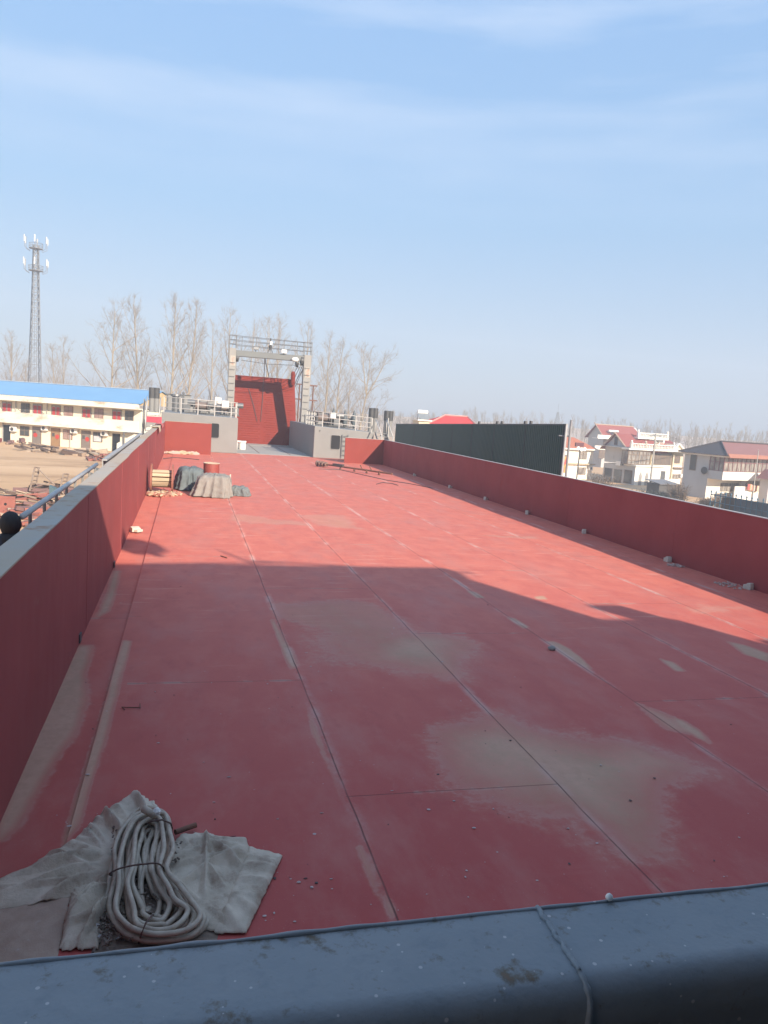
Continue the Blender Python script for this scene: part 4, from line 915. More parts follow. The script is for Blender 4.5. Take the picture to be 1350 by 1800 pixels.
Jc = [(0, 0, .80), (0, .0, .95), (0, .01, 1.12), (0, .02, 1.29), (0, .01, 1.385), (-.175, .01, 1.345), (-.245, -.02, 1.10), (-.225, .09, .92), (.175, .01, 1.345), (.245, -.02, 1.10), (.225, .09, .92)]
skin_body('coat', Jc, [(0, 1), (1, 2), (2, 3), (3, 4), (3, 5), (5, 6), (6, 7), (3, 8), (8, 9), (9, 10)], [(.18, .135), (.17, .13), (.165, .125), (.175, .12), (.085, .08), .078, .062, .055, .078, .062, .055], jacket, person)
skin_body('trousers', [(0, 0, .88), (-.09, 0, .82), (-.10, .03, .48), (-.10, -.01, .08), (.09, 0, .82), (.10, .03, .48), (.10, -.01, .08)], [(0, 1), (1, 2), (2, 3), (0, 4), (4, 5), (5, 6)], [(.16, .12), .095, .072, .06, .095, .072, .06], mat('dark_trousers', (.04, .045, .06), None, 5, .8), person)
hairm = mat('dark_hair', (.014, .011, .010), (.030, .022, .018), 30, .75, .5, 120, stretch=(1, 1, .15))
hv = []; hf = []; n = 28; k = 18                      # hair: cap over the skull, falling to the nape, open in front
for i in range(k + 1):
    t = math.pi * .86 * i / k
    for j in range(n):
        a = 2 * math.pi * j / n; ca, sa = math.cos(a), math.sin(a); front = max(0, sa)
        tt = t * (1 - .45 * front ** 1.5); d = Vector((math.sin(tt) * ca, math.sin(tt) * sa, math.cos(tt)))
        w = 1 + .05 * noise.noise((a * 3, t * .7, 2)) + .03 * noise.noise((a * 14, t * 1.2, 5))
        hv.append(Vector((.106 * d.x * w, -.005 + .118 * d.y * w, 1.535 + .125 * d.z * w - (.05 * max(0, t - 1.9) if sa < .3 else 0))))
for ex, (hr, hz_) in enumerate(((.100, 1.42), (.105, 1.34), (.085, 1.26))):
    for j in range(n):
        a = 2 * math.pi * j / n; sa = math.sin(a); hv.append(Vector((hr * math.cos(a) * (1 if sa < .2 else .9), -.03 + hr * .8 * min(sa, .25), hz_ + .01 * noise.noise((a * 4, hz_, 1)))))
k += 3
for i in range(k):
    for j in range(n): hf.append((i * n + j, (i + 1) * n + j, (i + 1) * n + (j + 1) % n, i * n + (j + 1) % n))
build('hair', hv, hf, hairm, person, smooth=True, solid=.012)
for s in (-1, 1):
    m = MB(); m.lathe([(.004, -.012), (.02, -.008), (.028, .0), (.02, .008), (.004, .012)], (0, 0, 0), 'X', 12); m.v = [Vector((v.x + s * .108, v.y + .012, v.z * 1.35 + 1.505)) for v in m.v]; m.build('ear', skin, person, smooth=True)
m = MB(); m.add([(-.014, .118, 1.50), (.014, .118, 1.50), (0, .112, 1.55), (0, .142, 1.505)], [(0, 1, 3), (1, 2, 3), (2, 0, 3), (0, 2, 1)]); m.build('nose', skin, person)
for s in (-1, 1): m = MB(); m.lathe([(.002, -.01), (.012, -.004), (.012, .004), (.002, .01)], (s * .032, .106, 1.54), 'Y', 10); m.build('eye', mat('eye_dark', (.03, .02, .02)), person)
m = MB(); m.cbox((0, .112, 1.465), (.045, .012, .01)); m.build('mouth', mat('lips', (.4, .16, .14)), person)
for s in (-1, 1): m = MB(); m.cbox((s * .10, .06, .045), (.10, .27, .09)); m.build('shoe', dark_steel, person, bevel=.03)

# ------------------------------------------------------------------ two-storey dormitory on the left
def local_frame(o): return o.matrix_basis.inverted()
A_, B_ = az(0, 776, GL), az(246, 797, GL)
RZ = math.atan2(B_.y - A_.y, B_.x - A_.x)
dorm = thing('dormitory_building', 'long cream two storey building with bright blue sheet roof and red curtained windows', 'building', B_, RZ)
DI = (Matrix.Translation(B_) @ Matrix.Rotation(RZ, 4, 'Z')).inverted(); DN = Vector((-math.sin(RZ), math.cos(RZ), 0))
def fl(zx, zy, dy=0.0):          # zoomed pixel (0..1350 square over 0..320, 640..960) -> facade-local x, z
    p = aplane(zx / 4.21875, 640 + zy / 4.21875, B_ + DN * dy, DN); q = DI @ p; return q.x, q.z
cream = mat('cream_plaster', (.84, .78, .61), (.76, .69, .53), .5, .85, .2, 20, spots=(.38, .30, .21), sscale=.9, sthr=.62, sw=.12, stretch=(1, 1, .5))
cream2 = mat('stained_parapet', (.85, .80, .67), (.78, .71, .57), .6, .85, .2, 20, spots=(.42, .30, .19), sscale=.7, sthr=.56, sw=.14, stretch=(.5, 1, 1))
bluef = mat('blue_roof_sheet', (.15, .30, .48), (.17, .33, .51), .3, .55, spec=.3)
curtain = mat('red_curtain', (.50, .045, .05), (.40, .04, .04), 3, .8)
frame_m = mat('brown_frame', (.24, .16, .11), (.2, .14, .1), 3, .7)
glass = mat('dark_glass', (.05, .055, .06), (.09, .09, .09), 1.5, .12)
door_m = mat('grey_brown_door', (.23, .19, .16), (.19, .155, .13), 2, .7); door2_m = mat('ochre_door', (.34, .20, .09), (.29, .17, .08), 2, .7)
W0 = -48
z1 = fl(500, 470, -.9)[1]; z2 = fl(500, 385, -.9)[1]; z3 = fl(500, 300, -.9)[1]; z3b = fl(500, 262, -.9)[1]
m = MB(); m.box((W0, 0, 0), (0, 8, z3)); m.build('wall', cream, dorm)
m = MB(); m.box((W0, -.9, z1), (.25, -.78, z2)); m.box((W0, -.78, z1), (.25, -.002, z1 + .14)); bal = m.build('balcony_parapet', cream2, dorm)
m = MB(); m.box((W0, -1.25, z3), (.4, -1.1, z3b)); m.box((W0, -1.1, z3 + .02), (.4, 0, z3 + .12)); m.build('eaves_fascia', cream2, dorm)
zr = fl(1000, 190, 3.6)[1]
rf = MB(); nn = int((0.6 - W0) / .3); vs = []; fs = []
for i in range(nn * 2 + 1):
    x = W0 + i * .15; b_ = .035 if i % 2 else 0; vs += [(x, -1.3, z3b + .03 + b_), (x, 3.6, zr + b_), (x, 8.4, z3b + .3 + b_)]
for i in range(nn * 2): fs += [(i * 3, (i + 1) * 3, (i + 1) * 3 + 1, i * 3 + 1), (i * 3 + 1, (i + 1) * 3 + 1, (i + 1) * 3 + 2, i * 3 + 2)]
rf.add(vs, fs); roof = rf.build('roof', bluef, dorm, solid=.03)
m = MB(); m.box((W0, 3.45, zr + .03), (.62, 3.75, zr + .10)); m.build('ridge_cap', mat('pale_ridge', (.45, .55, .65), None, 4), roof)
m = MB(); m.prism([(0.02, -1.1, z3b - .1), (0.02, 8.2, z3b - .1), (0.02, 8.2, z3b + .25), (0.02, 3.6, zr - .05)], (.35, 0, 0)); m.build('gable', mat('ochre_gable', (.55, .40, .22), None, 2, .8), dorm)
def win(x0, x1, zb, zt, style, dy=0):
    m = MB(); y = dy
    m.box((x0 - .06, y - .05, zb - .06), (x1 + .06, y - .003, zt + .06)); o = m.build('window', frame_m, dorm)
    if style == 'red':
        q = MB(); q.box((x0, y - .058, zb), (x1, y - .051, zt)); q.build('pane', mat('pale_pane', (.34, .32, .31), (.25, .23, .22), 1.2, .2), o)
        q = MB(); w = (x1 - x0); q.box((x0 + w * .06, y - .066, zb), (x0 + w * .42, y - .06, zt - .15)); q.box((x0 + w * .58, y - .066, zb), (x0 + w * .94, y - .06, zt - .15)); q.build('curtain', curtain, o)
    else:
        q = MB(); q.box((x0, y - .058, zb), (x1, y - .051, zt)); q.build('pane', glass if style == 'dark' else mat('pink_pane', (.33, .17, .14), (.4, .3, .26), 1.5, .3), o)
    q = MB(); q.box(((x0 + x1) / 2 - .03, y - .075, zb), ((x0 + x1) / 2 + .03, y - .067, zt)); q.box((x0, y - .075, zt - .45), (x1, y - .067, zt - .40)); q.build('mullion', frame_m, o)
zt2 = z3 - .35
for zx0, zx1, st in ((20, 85, 'red'), (160, 220, 'dark'), (248, 312, 'red'), (386, 448, 'red'), (478, 540, 'pink'), (613, 675, 'red'), (705, 765, 'pink'), (838, 900, 'red'), (932, 990, 'dark'), (-120, -60, 'red'), (-210, -150, 'dark')):
    a, b = fl(zx0, 330)[0], fl(zx1, 330)[0]; win(a, b, z2 - .35 if st == 'red' else z2 - .02, zt2 + .1, st)
def doorway(zx0, zx1, m_, paper=None, opening=False):
    a, b = fl(zx0, 560)[0], fl(zx1, 560)[0]; h = z1 - .3
    m = MB(); m.box((a - .07, -.06, 0.02), (b + .07, -.003, h + .06)); o = m.build('door', frame_m if not opening else cream, dorm)
    q = MB(); q.box((a, -.075, .04), (b, -.062, h)); q.build('door_fill', m_, o)  # in open doorways a black sheet paints the dark inside
    if not opening:
        q = MB(); q.box((a + .1, -.085, h * .55), ((a + b) / 2 - .1, -.078, h * .75)); q.build('door_panel', glass, o)
        q = MB(); q.box((a, -.085, h - .42), (b, -.078, h - .38)); q.build('transom_bar', frame_m, o)
    if paper:
        q = MB(); cx = a + (b - a) * paper; q.lathe([(.27, -.095), (.27, -.088)], (cx, 0, h * .55), 'Y', 10); q.build('paper_charm', mat('red_paper', (.55, .05, .035), None, 4, .7), o)
doorway(25, 80, black, opening=True); doorway(245, 303, door_m, .35); doorway(383, 443, door2_m, .75); doorway(608, 668, door_m, .7); doorway(835, 893, black, opening=True); doorway(-90, -30, door_m, .5)
def lowwin(zx0, zx1, st): a, b = fl(zx0, 500)[0], fl(zx1, 500)[0]; win(a, b, .95, z1 - .35, st)
lowwin(152, 215, 'dark'); lowwin(472, 535, 'pink'); lowwin(695, 758, 'dark'); lowwin(-200, -140, 'dark')
a, b = fl(698, 500)[0], fl(755, 500)[0]
m = MB(); m.box((a, -.09, .95), (b, -.08, 1.55)); m.build('notice_sheet', mat('pale_curtain', (.62, .62, .62), None, 3), dorm)
for zx, zy in ((110, 482), (343, 475), (560, 495), (785, 515)):
    x, z = fl(zx, zy); m = MB(); m.box((x - .42, -.42, z - .28), (x + .42, -.08, z + .28)); o = m.build('air_conditioner', white_paint, dorm, bevel=.03)
    q = MB(); q.lathe([(.21, -.43), (.21, -.422)], (x - .08, 0, z), 'Y', 16); q.build('fan_grille', dark_steel, o)
for k, (zx, z0_, z1_) in enumerate(((25, 0, z1), (352, z2, z3), (525, 0, z1), (920, 0, z1), (120, z2, z3))):
    x = fl(zx, 450)[0]; m = MB(); m.tube([(x, -.1, z0_), (x, -.1, z1_)], .06, 6); m.build('drain_pipe', mat('pale_pipe', (.5, .47, .42), None, 3), dorm)
# clothes line brackets over the balcony
for k, zx in enumerate((45, 170, 212, 330, 460, 655)):
    x = fl(zx, 370, -.9)[0]; m = MB(); m.beam((x, -.85, z2), (x - .1, -1.6, z2 + .35), .04); m.build('line_bracket', dark_steel, dorm)
# outside stair at the right end
a = aplane(205, 792, B_ + DN * -1.6, DN); b = aplane(248, 758, B_ + DN * -1.6, DN); a = DI @ a; b = DI @ b
m = MB(); m.prism([(a.x, -1.6, 0), (a.x, -1.6, a.z + .8), (b.x + 1.2, -1.6, z1 + 1.0), (b.x + 1.2, -1.6, z1 - .5), (a.x + 1.6, -1.6, 0)], (0, .15, 0)); m.build('stair_parapet', cream2, dorm)
m = MB(); m.tube([(a.x + .9, -1.7, 0), (a.x + .9, -1.7, z1)], .09, 8); m.tube([(a.x + .9, -1.7, z1), (b.x + 1.5, -1.7, z1 + .05), (b.x + 1.5, -1.7, z1 - 1)], .06, 6); m.build('stair_post', mid_steel, dorm)
# corner annex behind
m = MB(); m.box((.3, .4, 0), (1.4, 5, z2 + .4)); m.build('stair_tower', mat('grey_plaster', (.36, .35, .33), None, 1, .9), dorm)

# ------------------------------------------------------------------ yard clutter
def gnd(px, py):
    p = az(px, py, GL)
    for _ in range(6): p = az(px, py, ground_z(p.x, p.y))
    return p
def clutter(name, label, cat, px, py, r, n, ms, length, thick, h, seed, ry=1.0, along=None, kind=None):
    rr = random.Random(seed); m = MB(); c = gnd(px, py)
    for k in range(n):
        a = rr.uniform(0, 6.28); d = r * math.sqrt(rr.random()); l = rr.uniform(*length); w = rr.uniform(*thick); dx, dy = d * math.cos(a), d * math.sin(a) * ry
        z = .04 + h * max(0, 1 - d / r) * rr.random() ** .7; ang = (along + rr.gauss(0, .35)) if along is not None else rr.uniform(0, 3.14)
        m.cur = k % len(ms); m.cbox((dx, dy, z + w * .3), (l, w, w * rr.uniform(.3, .9)), ang, rr.uniform(-.25, .25), rr.uniform(-.22, .22))
    o = m.build(name, list(ms)); o.location = c; return tag(o, label, cat, kind=kind)
tim = mat('weathered_timber', (.33, .24, .17), (.24, .17, .12), 3, .9); timd = mat('dark_timber', (.13, .085, .065), (.09, .06, .05), 3, .9); redsc = mat('red_scrap', (.34, .12, .09), (.25, .09, .07), 3, .85); sand = mat('pale_scrap_board', (.48, .38, .28), (.4, .3, .21), 3, .9); purp = mat('purple_brown_steel', (.15, .085, .085), (.2, .11, .1), 3, .8)
clutter('timber_heap', 'heap of curved weathered timbers in the yard before the ochre door', 'timber pile', 70, 794, 1.5, 26, (tim, timd, tim, sand), (1.6, 2.8), (.12, .3), .9, 21, .6, along=RZ)
clutter('sheet_heap', 'low stack of grey brown sheets and planks before the dormitory', 'sheet pile', 150, 801, 2.0, 24, (tim, sand, timd), (1.4, 2.6), (.2, .5), .7, 22, .5, along=RZ)
clutter('scrap_heap', 'small heap of red scrap at the right end of the yard', 'scrap pile', 184, 810, 1.6, 60, (redsc, purp, redsc, tim), (.4, 1.2), (.1, .25), .8, 23, .7)
clutter('beam_stack', 'dark purple steel beams stacked beside the scaffold frames', 'steel beams', 98, 866, 1.7, 14, (purp, timd), (1.6, 3.4), (.16, .3), .55, 24, .5, along=.1)
clutter('scrap_heap', 'wide tangled heap of steel offcuts and planks under the scaffold', 'scrap pile', 66, 886, 2.2, 70, (purp, redsc, timd, sand, tim), (.5, 1.9), (.06, .2), .8, 25, .7, along=.3)
clutter('scrap_heap', 'long scattered sticks and rods left of the scrap heap', 'scrap pile', 22, 872, 2.4, 18, (timd, tim, sand), (1.5, 3.0), (.05, .10), .25, 26, .6, along=-.5)
clutter('red_scrap_heap', 'heap of red painted steel pieces nearest the barge wall', 'scrap pile', 56, 908, 1.4, 60, (redsc, redsc, sand, purp), (.3, 1.2), (.08, .28), .5, 27, .8, along=.1)
clutter('brick_rubble', 'pale and red rubble strewn below the barge side behind the person', 'rubble', 80, 926, 1.2, 60, (sand, redsc, purp), (.15, .6), (.1, .25), .35, 28, .9)
clutter('door_clutter', 'row of small brown pots and tools standing before the dark doorway', 'clutter', 32, 782, 1.5, 18, (timd, purp, tim), (.2, .5), (.2, .5), .7, 29, .25)
c = gnd(8, 903); m = MB(); m.cbox((0, 0, .45), (1.0, .12, .9)); o = m.build('steel_plate', redsc); o.location = c
q = MB(); q.lathe([(.07, -.07), (.07, -.062)], (.05, 0, .5), 'Y', 10); q.build('plate_hole', black, o); tag(o, 'red steel plate with a round hole standing at the left picture edge', 'plate')
c = gnd(96, 885); m = MB(); m.prism([(-.3, 0, 0), (.3, 0, 0), (.15, 0, .8), (-.3, 0, 1.0)], (0, .5, 0)); o = m.build('teal_bin', mat('teal_plastic', (.08, .14, .16), None, 4)); o.location = c; tag(o, 'dark teal angular bin in the scrap below the pipe rail', 'bin')
# scaffold: two ladder frames joined by braces
c = gnd(62, 868); sc = thing('scaffold_frame', 'thin tube scaffold of two upright ladder frames with a diagonal brace', 'scaffold', c, 0)
def sp_(px, py): p = ay(px, py, c.y); return Vector((p.x - c.x, 0, p.z - c.z))
tube_m = mat('scaffold_tube', (.30, .25, .21), (.22, .15, .11), 6, .7)
for (tl, tr, bl, br) in (((63.5, 820), (67, 823), (54, 862), (60, 863)), ((113.5, 832), (119, 834), (105, 866), (112, 868))):
    m = MB(); a, b, d, e = sp_(*tl), sp_(*tr), sp_(*bl), sp_(*br); off = Vector((0, .35, 0))
    m.tube([a - off, d - off], .055, 6); m.tube([b + off, e + off], .055, 6)
    for k in range(6): t = (k + .05) / 5.5; m.tube([a.lerp(d, t) - off, b.lerp(e, t) + off], .04, 5)
    m.build('ladder_frame', tube_m, sc)
m = MB(); m.tube([sp_(66, 823), sp_(112, 868)], .045, 6); m.tube([sp_(57, 849), sp_(108, 855)], .045, 6); m.tube([sp_(112, 840), sp_(60, 857)], .02, 6); m.build('brace', tube_m, sc)
m = MB(); c2 = az(125, 786, GL); fr = MB()
for (x0, y0, x1, y1) in ((116, 778, 114, 788), (116, 778, 136, 779), (136, 779, 134, 789), (117, 784, 135, 785), (180, 782, 179, 791), (183, 782, 183, 791), (180, 782, 183, 782)): fr.tube([ay(x0, y0, c2.y) - c2, ay(x1, y1, c2.y) - c2], .05, 5)
o = fr.build('steel_trestle', tube_m); o.location = c2; tag(o, 'low steel trestle frame leaning before the dormitory wall', 'trestle')
c = gnd(-6, 783); van = thing('parked_car', 'front corner of a dark red car parked before the dormitory at the left edge', 'car', (c.x, c.y, c.z), RZ)
m = MB(); m.prism([(-4, -.8, .3), (.0, -.8, .3), (.15, -.8, .75), (-.9, -.8, .95), (-1.6, -.8, 1.45), (-3.6, -.8, 1.45), (-4, -.8, .9)], (0, 1.6, 0)); m.build('body', mat('dark_red_car', (.22, .04, .04), None, 3, .3), van, bevel=.08)
m = MB(); m.prism([(-1.05, -.81, .95), (-1.62, -.81, 1.38), (-3.5, -.81, 1.38), (-3.7, -.81, .95)], (0, -.01, 0)); m.build('window', glass, van)
for x in (-.75, -3.2):
    m = MB(); m.lathe([(.2, -.86), (.32, -.84), (.32, -.66), (.2, -.64)], (x, 0, .32), 'Y', 18); w_ = m.build('wheel', dark_steel, van)
    m = MB(); m.lathe([(.19, -.87), (.19, -.855)], (x, 0, .32), 'Y', 14); m.build('rim', mid_steel, w_)

# ------------------------------------------------------------------ trees
bark = mat('poplar_bark', (.36, .30, .22), (.27, .22, .16), 1.5, .9); twig_m = mat('winter_twigs', (.36, .30, .235), (.28, .23, .18), .6, .9)
def perp(d, a):
    u = d.orthogonal().normalized(); w = d.cross(u); return u * math.cos(a) + w * math.sin(a)
def grow(m, p, d, L, r0, r1, n, bend, rr, sides):
    pts = [p.copy()]; rs = [r0]; d = d.normalized(); q = p.copy()
    for i in range(n):
        d = (d + Vector((rr.gauss(0, bend), rr.gauss(0, bend), rr.gauss(0, bend) + .06))).normalized(); q = q + d * (L / n); pts.append(q.copy()); rs.append(r0 + (r1 - r0) * (i + 1) / n)
    m.tube(pts, rs, sides, cap=False); return pts, d
def make_tree(H, seed, spread=1.0, low=.2, nl=24, lean=(0, 0), fork=0):
    rr = random.Random(seed); T = MB(); C = MB()
    lim = []
    def limbs(pts, Ht, frac0, nl, scale):
        for i in range(nl):
            t = frac0 + (1 - frac0) * ((i + rr.random() * .7) / nl); x = t * (len(pts) - 1); k = min(int(x), len(pts) - 2); p = pts[k].lerp(pts[k + 1], x - k)
            d0 = (pts[k + 1] - pts[k]).normalized(); a = i * 2.4 + rr.uniform(-.5, .5); el = R_(rr.uniform(28, 46) * (1.12 - .4 * t)) * spread
            d = d0 * math.cos(el) + perp(d0, a) * math.sin(el)
            L = (Ht * .50 * (1 - t) ** .75 + .9) * rr.uniform(.65, 1.2) * scale; r = max(.022, .011 * L)
            lp, ld = grow(C, p, d, L, r, .014, 6, .07, rr, 4)
            for s in range(int(4 + L * 1.5)):
                u = .15 + .85 * rr.random(); x2 = u * (len(lp) - 1); k2 = min(int(x2), len(lp) - 2); pp = lp[k2].lerp(lp[k2 + 1], x2 - k2); dd = (lp[k2 + 1] - lp[k2]).normalized()
                e2 = R_(rr.uniform(25, 55)); d2 = dd * math.cos(e2) + perp(dd, rr.uniform(0, 6.28)) * math.sin(e2); L2 = (.22 * L * (1 - u * .6) + .55) * rr.uniform(.6, 1.3)
                sp2, _ = grow(C, pp, d2, L2, .013, .007, 3, .1, rr, 3)
                for w in range(6):
                    v = rr.random(); x3 = v * 3; k3 = min(int(x3), 2); p3 = sp2[k3].lerp(sp2[k3 + 1], x3 - k3); d3 = (sp2[k3 + 1] - sp2[k3]).normalized(); e3 = R_(rr.uniform(20, 55))
                    d3 = d3 * math.cos(e3) + perp(d3, rr.uniform(0, 6.28)) * math.sin(e3); L3 = rr.uniform(.35, .95); q3 = p3 + d3 * L3 + Vector((0, 0, .08))
                    C.tube([p3, q3], [.0075, .004], 3, cap=False)
    r0 = .0115 * H
    pts, d = grow(T, Vector((0, 0, 0)), Vector((lean[0], lean[1], 1)), H * (.97 if not fork else .6), r0, .03 if not fork else r0 * .5, 14, .018 if not fork else .03, rr, 8)
    limbs(pts, H, low, nl, 1.0)
    if fork:
        for s in range(fork):
            a = rr.uniform(0, 1) + s * 6.28 / fork; dd = (d + perp(d, a) * .42).normalized(); p2, _ = grow(T, pts[-1], dd, H * .4, r0 * .5, .025, 8, .04, rr, 6); limbs(p2, H * .55, .1, nl // 2, 1.0)
    return T, C
TREES = [  # trunk px x at y 700, top px y, distance, seed, opts, label
 (196, 538, 118, 1, dict(spread=1.3, low=.2, nl=22), 'tall spreading bare poplar left of the others, above the blue roof'),
 (240, 527, 120, 2, dict(spread=.8, low=.15, nl=24), 'slim bare poplar rising behind the right end of the blue roof'),
 (297, 524, 114, 3, dict(spread=.95, low=.18, nl=26), 'tall bare poplar right behind the dark mooring bitts at the left bow'),
 (330, 530, 122, 4, dict(spread=.85, low=.18, nl=26), 'tall bare poplar above the left forecastle railing'),
 (408, 542, 126, 5, dict(spread=1.1, low=.2, nl=22), 'bare poplar partly hidden by the left gantry post'),
 (468, 556, 135, 6, dict(spread=1.0, low=.2, nl=22), 'bare poplar seen through the middle of the gantry'),
 (486, 556, 150, 7, dict(spread=.9, low=.2, nl=20), 'bare poplar behind the right half of the gantry opening'),
 (533, 563, 140, 8, dict(spread=1.1, low=.2, nl=22), 'bare poplar standing behind the right gantry post'),
 (566, 590, 130, 9, dict(spread=1.0, low=.15, nl=22, lean=(.10, 0)), 'leaning bare poplar first to the right of the gantry'),
 (590, 600, 138, 10, dict(spread=1.0, low=.15, nl=22, lean=(.08, 0)), 'pale bare poplar second to the right of the gantry'),
 (633, 608, 122, 12, dict(spread=1.25, low=.25, nl=16, lean=(.12, 0), fork=3), 'forked pale bare tree standing alone right of the other poplars'),
 (617, 655, 150, 13, dict(spread=1.0, low=.1, nl=14), 'small thin bare tree between the two clumps right of the gantry'),
 (20, 588, 165, 14, dict(spread=.75, low=.1, nl=20), 'slim hazy bare tree at the far left edge above the blue roof'),
 (96, 612, 160, 15, dict(spread=.8, low=.1, nl=18), 'hazy bare tree right beside the foot of the lattice tower'),
 (112, 598, 170, 16, dict(spread=.8, low=.1, nl=18), 'thin hazy bare tree to the right of the lattice tower'),
 (48, 640, 175, 17, dict(spread=1.0, low=.1, nl=14), 'low hazy bare tree left of the foot of the lattice tower'),
 (371, 560, 165, 18, dict(spread=1.0, low=.1, nl=18), 'faint bare poplar farther back between two tall ones left of the gantry'),
 (436, 560, 170, 19, dict(spread=.9, low=.1, nl=18), 'faint bare poplar farther back just right of the left gantry post'),
]
for (px, top, D, seed, kw, label) in TREES:
    v = ray(px, 700); b = CAM0 + v * (D / v.y); gz = ground_z(b.x, b.y); tz = ay(px, top, D).z
    H = tz - gz; T, C = make_tree(H, seed, **kw)
    t = thing('bare_poplar', label, 'tree', (b.x, b.y, gz), 0, 'bare trees beyond the bow')
    T.build('trunk', bark, t, smooth=True); C.build('crown', twig_m, t, smooth=True)
# far woods on the skyline
rr = random.Random(77); m = MB()
def stick_tree(x, y, z, H):
    m.tube([(x, y, z), (x + rr.gauss(0, .3), y, z + H)], [.12, .03], 3, cap=False)
    for i in range(13):
        t = rr.uniform(.22, .95); p = Vector((x, y, z + H * t)); a = rr.uniform(0, 6.28); L = H * .3 * (1.1 - t) + .8
        q = p + Vector((math.cos(a) * .45, math.sin(a) * .45, 1)).normalized() * L; m.tube([p, q], [.06, .02], 3, cap=False)
        for k in range(3): s = p.lerp(q, rr.uniform(.3, 1)); a2 = rr.uniform(0, 6.28); m.tube([s, s + Vector((math.cos(a2) * .5, math.sin(a2) * .5, .8)) * rr.uniform(.8, 2)], [.04, .02], 3, cap=False)
for i in range(700):
    az_ = R_(rr.uniform(-22, 46)); 
    D = rr.uniform(330, 430); 
    deg = math.degrees(az_); base = 12.0 if deg > 20 else (9.0 if deg > 11 else 12.0)
    x, y = D * math.sin(az_), D * math.cos(az_); stick_tree(x, y, ground_z(x, y), base * D / 380 * rr.uniform(.62, 1.15))
tag(m.build('far_woods', mat('far_woods_bark', (.36, .29, .20), (.29, .23, .16), .05, .95)), 'pale bare woods lining the far skyline behind the village', 'woods', kind='stuff')

# ------------------------------------------------------------------ lattice phone tower
steel_t = mat('galvanised_lattice', (.20, .20, .20), (.15, .15, .15), .3, .6)
TD = 200.0; b = ay(61, 680, TD); gz = ground_z(b.x, b.y); topz = ay(65.5, 432, TD).z; TH = topz - gz
tower = thing('lattice_tower', 'tall tapering grey lattice phone mast with two antenna rings above the blue roof', 'tower', (b.x, b.y, gz), .4)
def tw(z): t = z / TH; return .95 * (1 - t) ** 1.3 + .52
m = MB(); n = 22; zs = [TH * (1 - (1 - i / n) ** 1.15) for i in range(n + 1)]
for s in ((-1, -1), (1, -1), (1, 1), (-1, 1)): m.tube([(s[0] * tw(z), s[1] * tw(z), z) for z in zs], .10, 5)
m.build('leg_frame', steel_t, tower)
m = MB()
cs = [(-1, -1), (1, -1), (1, 1), (-1, 1)]
for i in range(n):
    for k in range(4):
        a, c = cs[k], cs[(k + 1) % 4]; za, zb = zs[i], zs[i + 1]; wa, wb = tw(za), tw(zb)
        m.tube([(a[0] * wa, a[1] * wa, za), (c[0] * wb, c[1] * wb, zb)], .055, 4); m.tube([(c[0] * wa, c[1] * wa, za), (a[0] * wb, a[1] * wb, zb)], .055, 4); m.tube([(a[0] * wb, a[1] * wb, zb), (c[0] * wb, c[1] * wb, zb)], .05, 4)
m.build('bracing', steel_t, tower)
m = MB()
for k in range(int(TH / .8)): z = k * .8; w = tw(z) * .4; m.tube([(-.25, -w, z), (.25, -w, z)], .035, 4)
m.tube([(-.25, -tw(0) * .4, 0), (-.25, -tw(TH) * .4, TH)], .05, 4); m.tube([(.25, -tw(0) * .4, 0), (.25, -tw(TH) * .4, TH)], .05, 4); m.build('climbing_ladder', steel_t, tower)
for zf, R1 in ((ay(65, 437, TD).z - gz, 1.5), (ay(65, 476, TD).z - gz, 1.6)):
    m = MB(); m.lathe([(R1 * .75, -.1), (R1, -.08), (R1, .05), (R1 * .75, .07)], (0, 0, zf), 'Z', 20); o = m.build('platform', steel_t, tower)
    m = MB()
    for h in (.5, 1.1): m.tube([(R1 * math.cos(a * .3927), R1 * math.sin(a * .3927), zf + h) for a in range(16)], .05, 4, closed=True)
    for a in range(8): m.tube([(R1 * math.cos(a * .785), R1 * math.sin(a * .785), zf), (R1 * math.cos(a * .785), R1 * math.sin(a * .785), zf + 1.1)], .05, 4)
    m.build('platform_rail', steel_t, o)
    for a in range(6):
        t = a * 1.047 + .2; c_, s_ = math.cos(t), math.sin(t); q = MB(); q.tube([(R1 * c_, R1 * s_, zf - .6), ((R1 + 1.1) * c_, (R1 + 1.1) * s_, zf), ((R1 + 1.1) * c_, (R1 + 1.1) * s_, zf + 2.6)], .06, 5); ar = q.build('antenna_arm', steel_t, tower)
        q = MB(); q.cbox(((R1 + 1.25) * c_, (R1 + 1.25) * s_, zf + 1.9), (.12, .22, 1.5), t); q.build('antenna_panel', white_paint, ar)
m = MB(); m.tube([(0, 0, TH), (0, 0, TH + 1.5)], .06, 5); m.build('lightning_rod', steel_t, tower)
# small pylon far off on the right
PD = 330.0; b = ay(979, 745, PD); gz = ground_z(b.x, b.y); tz = ay(980.5, 717, PD).z; PH = tz - gz
py_ = thing('radio_mast', 'small faint lattice mast far away above the dark green fence', 'mast', (b.x, b.y, gz))
m = MB()
for s in cs: m.tube([(s[0] * 1.6, s[1] * 1.6, 0), (s[0] * .3, s[1] * .3, PH * .88)], .12, 4)
for i in range(16):
    wa, wb = 1.6 - 1.3 * i / 16, 1.6 - 1.3 * (i + 1) / 16
    for k in range(4): a, c = cs[k], cs[(k + 1) % 4]; m.tube([(a[0] * wa, a[1] * wa, PH * .88 * i / 16), (c[0] * wb, c[1] * wb, PH * .88 * (i + 1) / 16)], .07, 4)
m.tube([(0, 0, PH * .86), (0, 0, PH * 1.12)], .07, 4); m.build('mast_lattice', steel_t, py_)

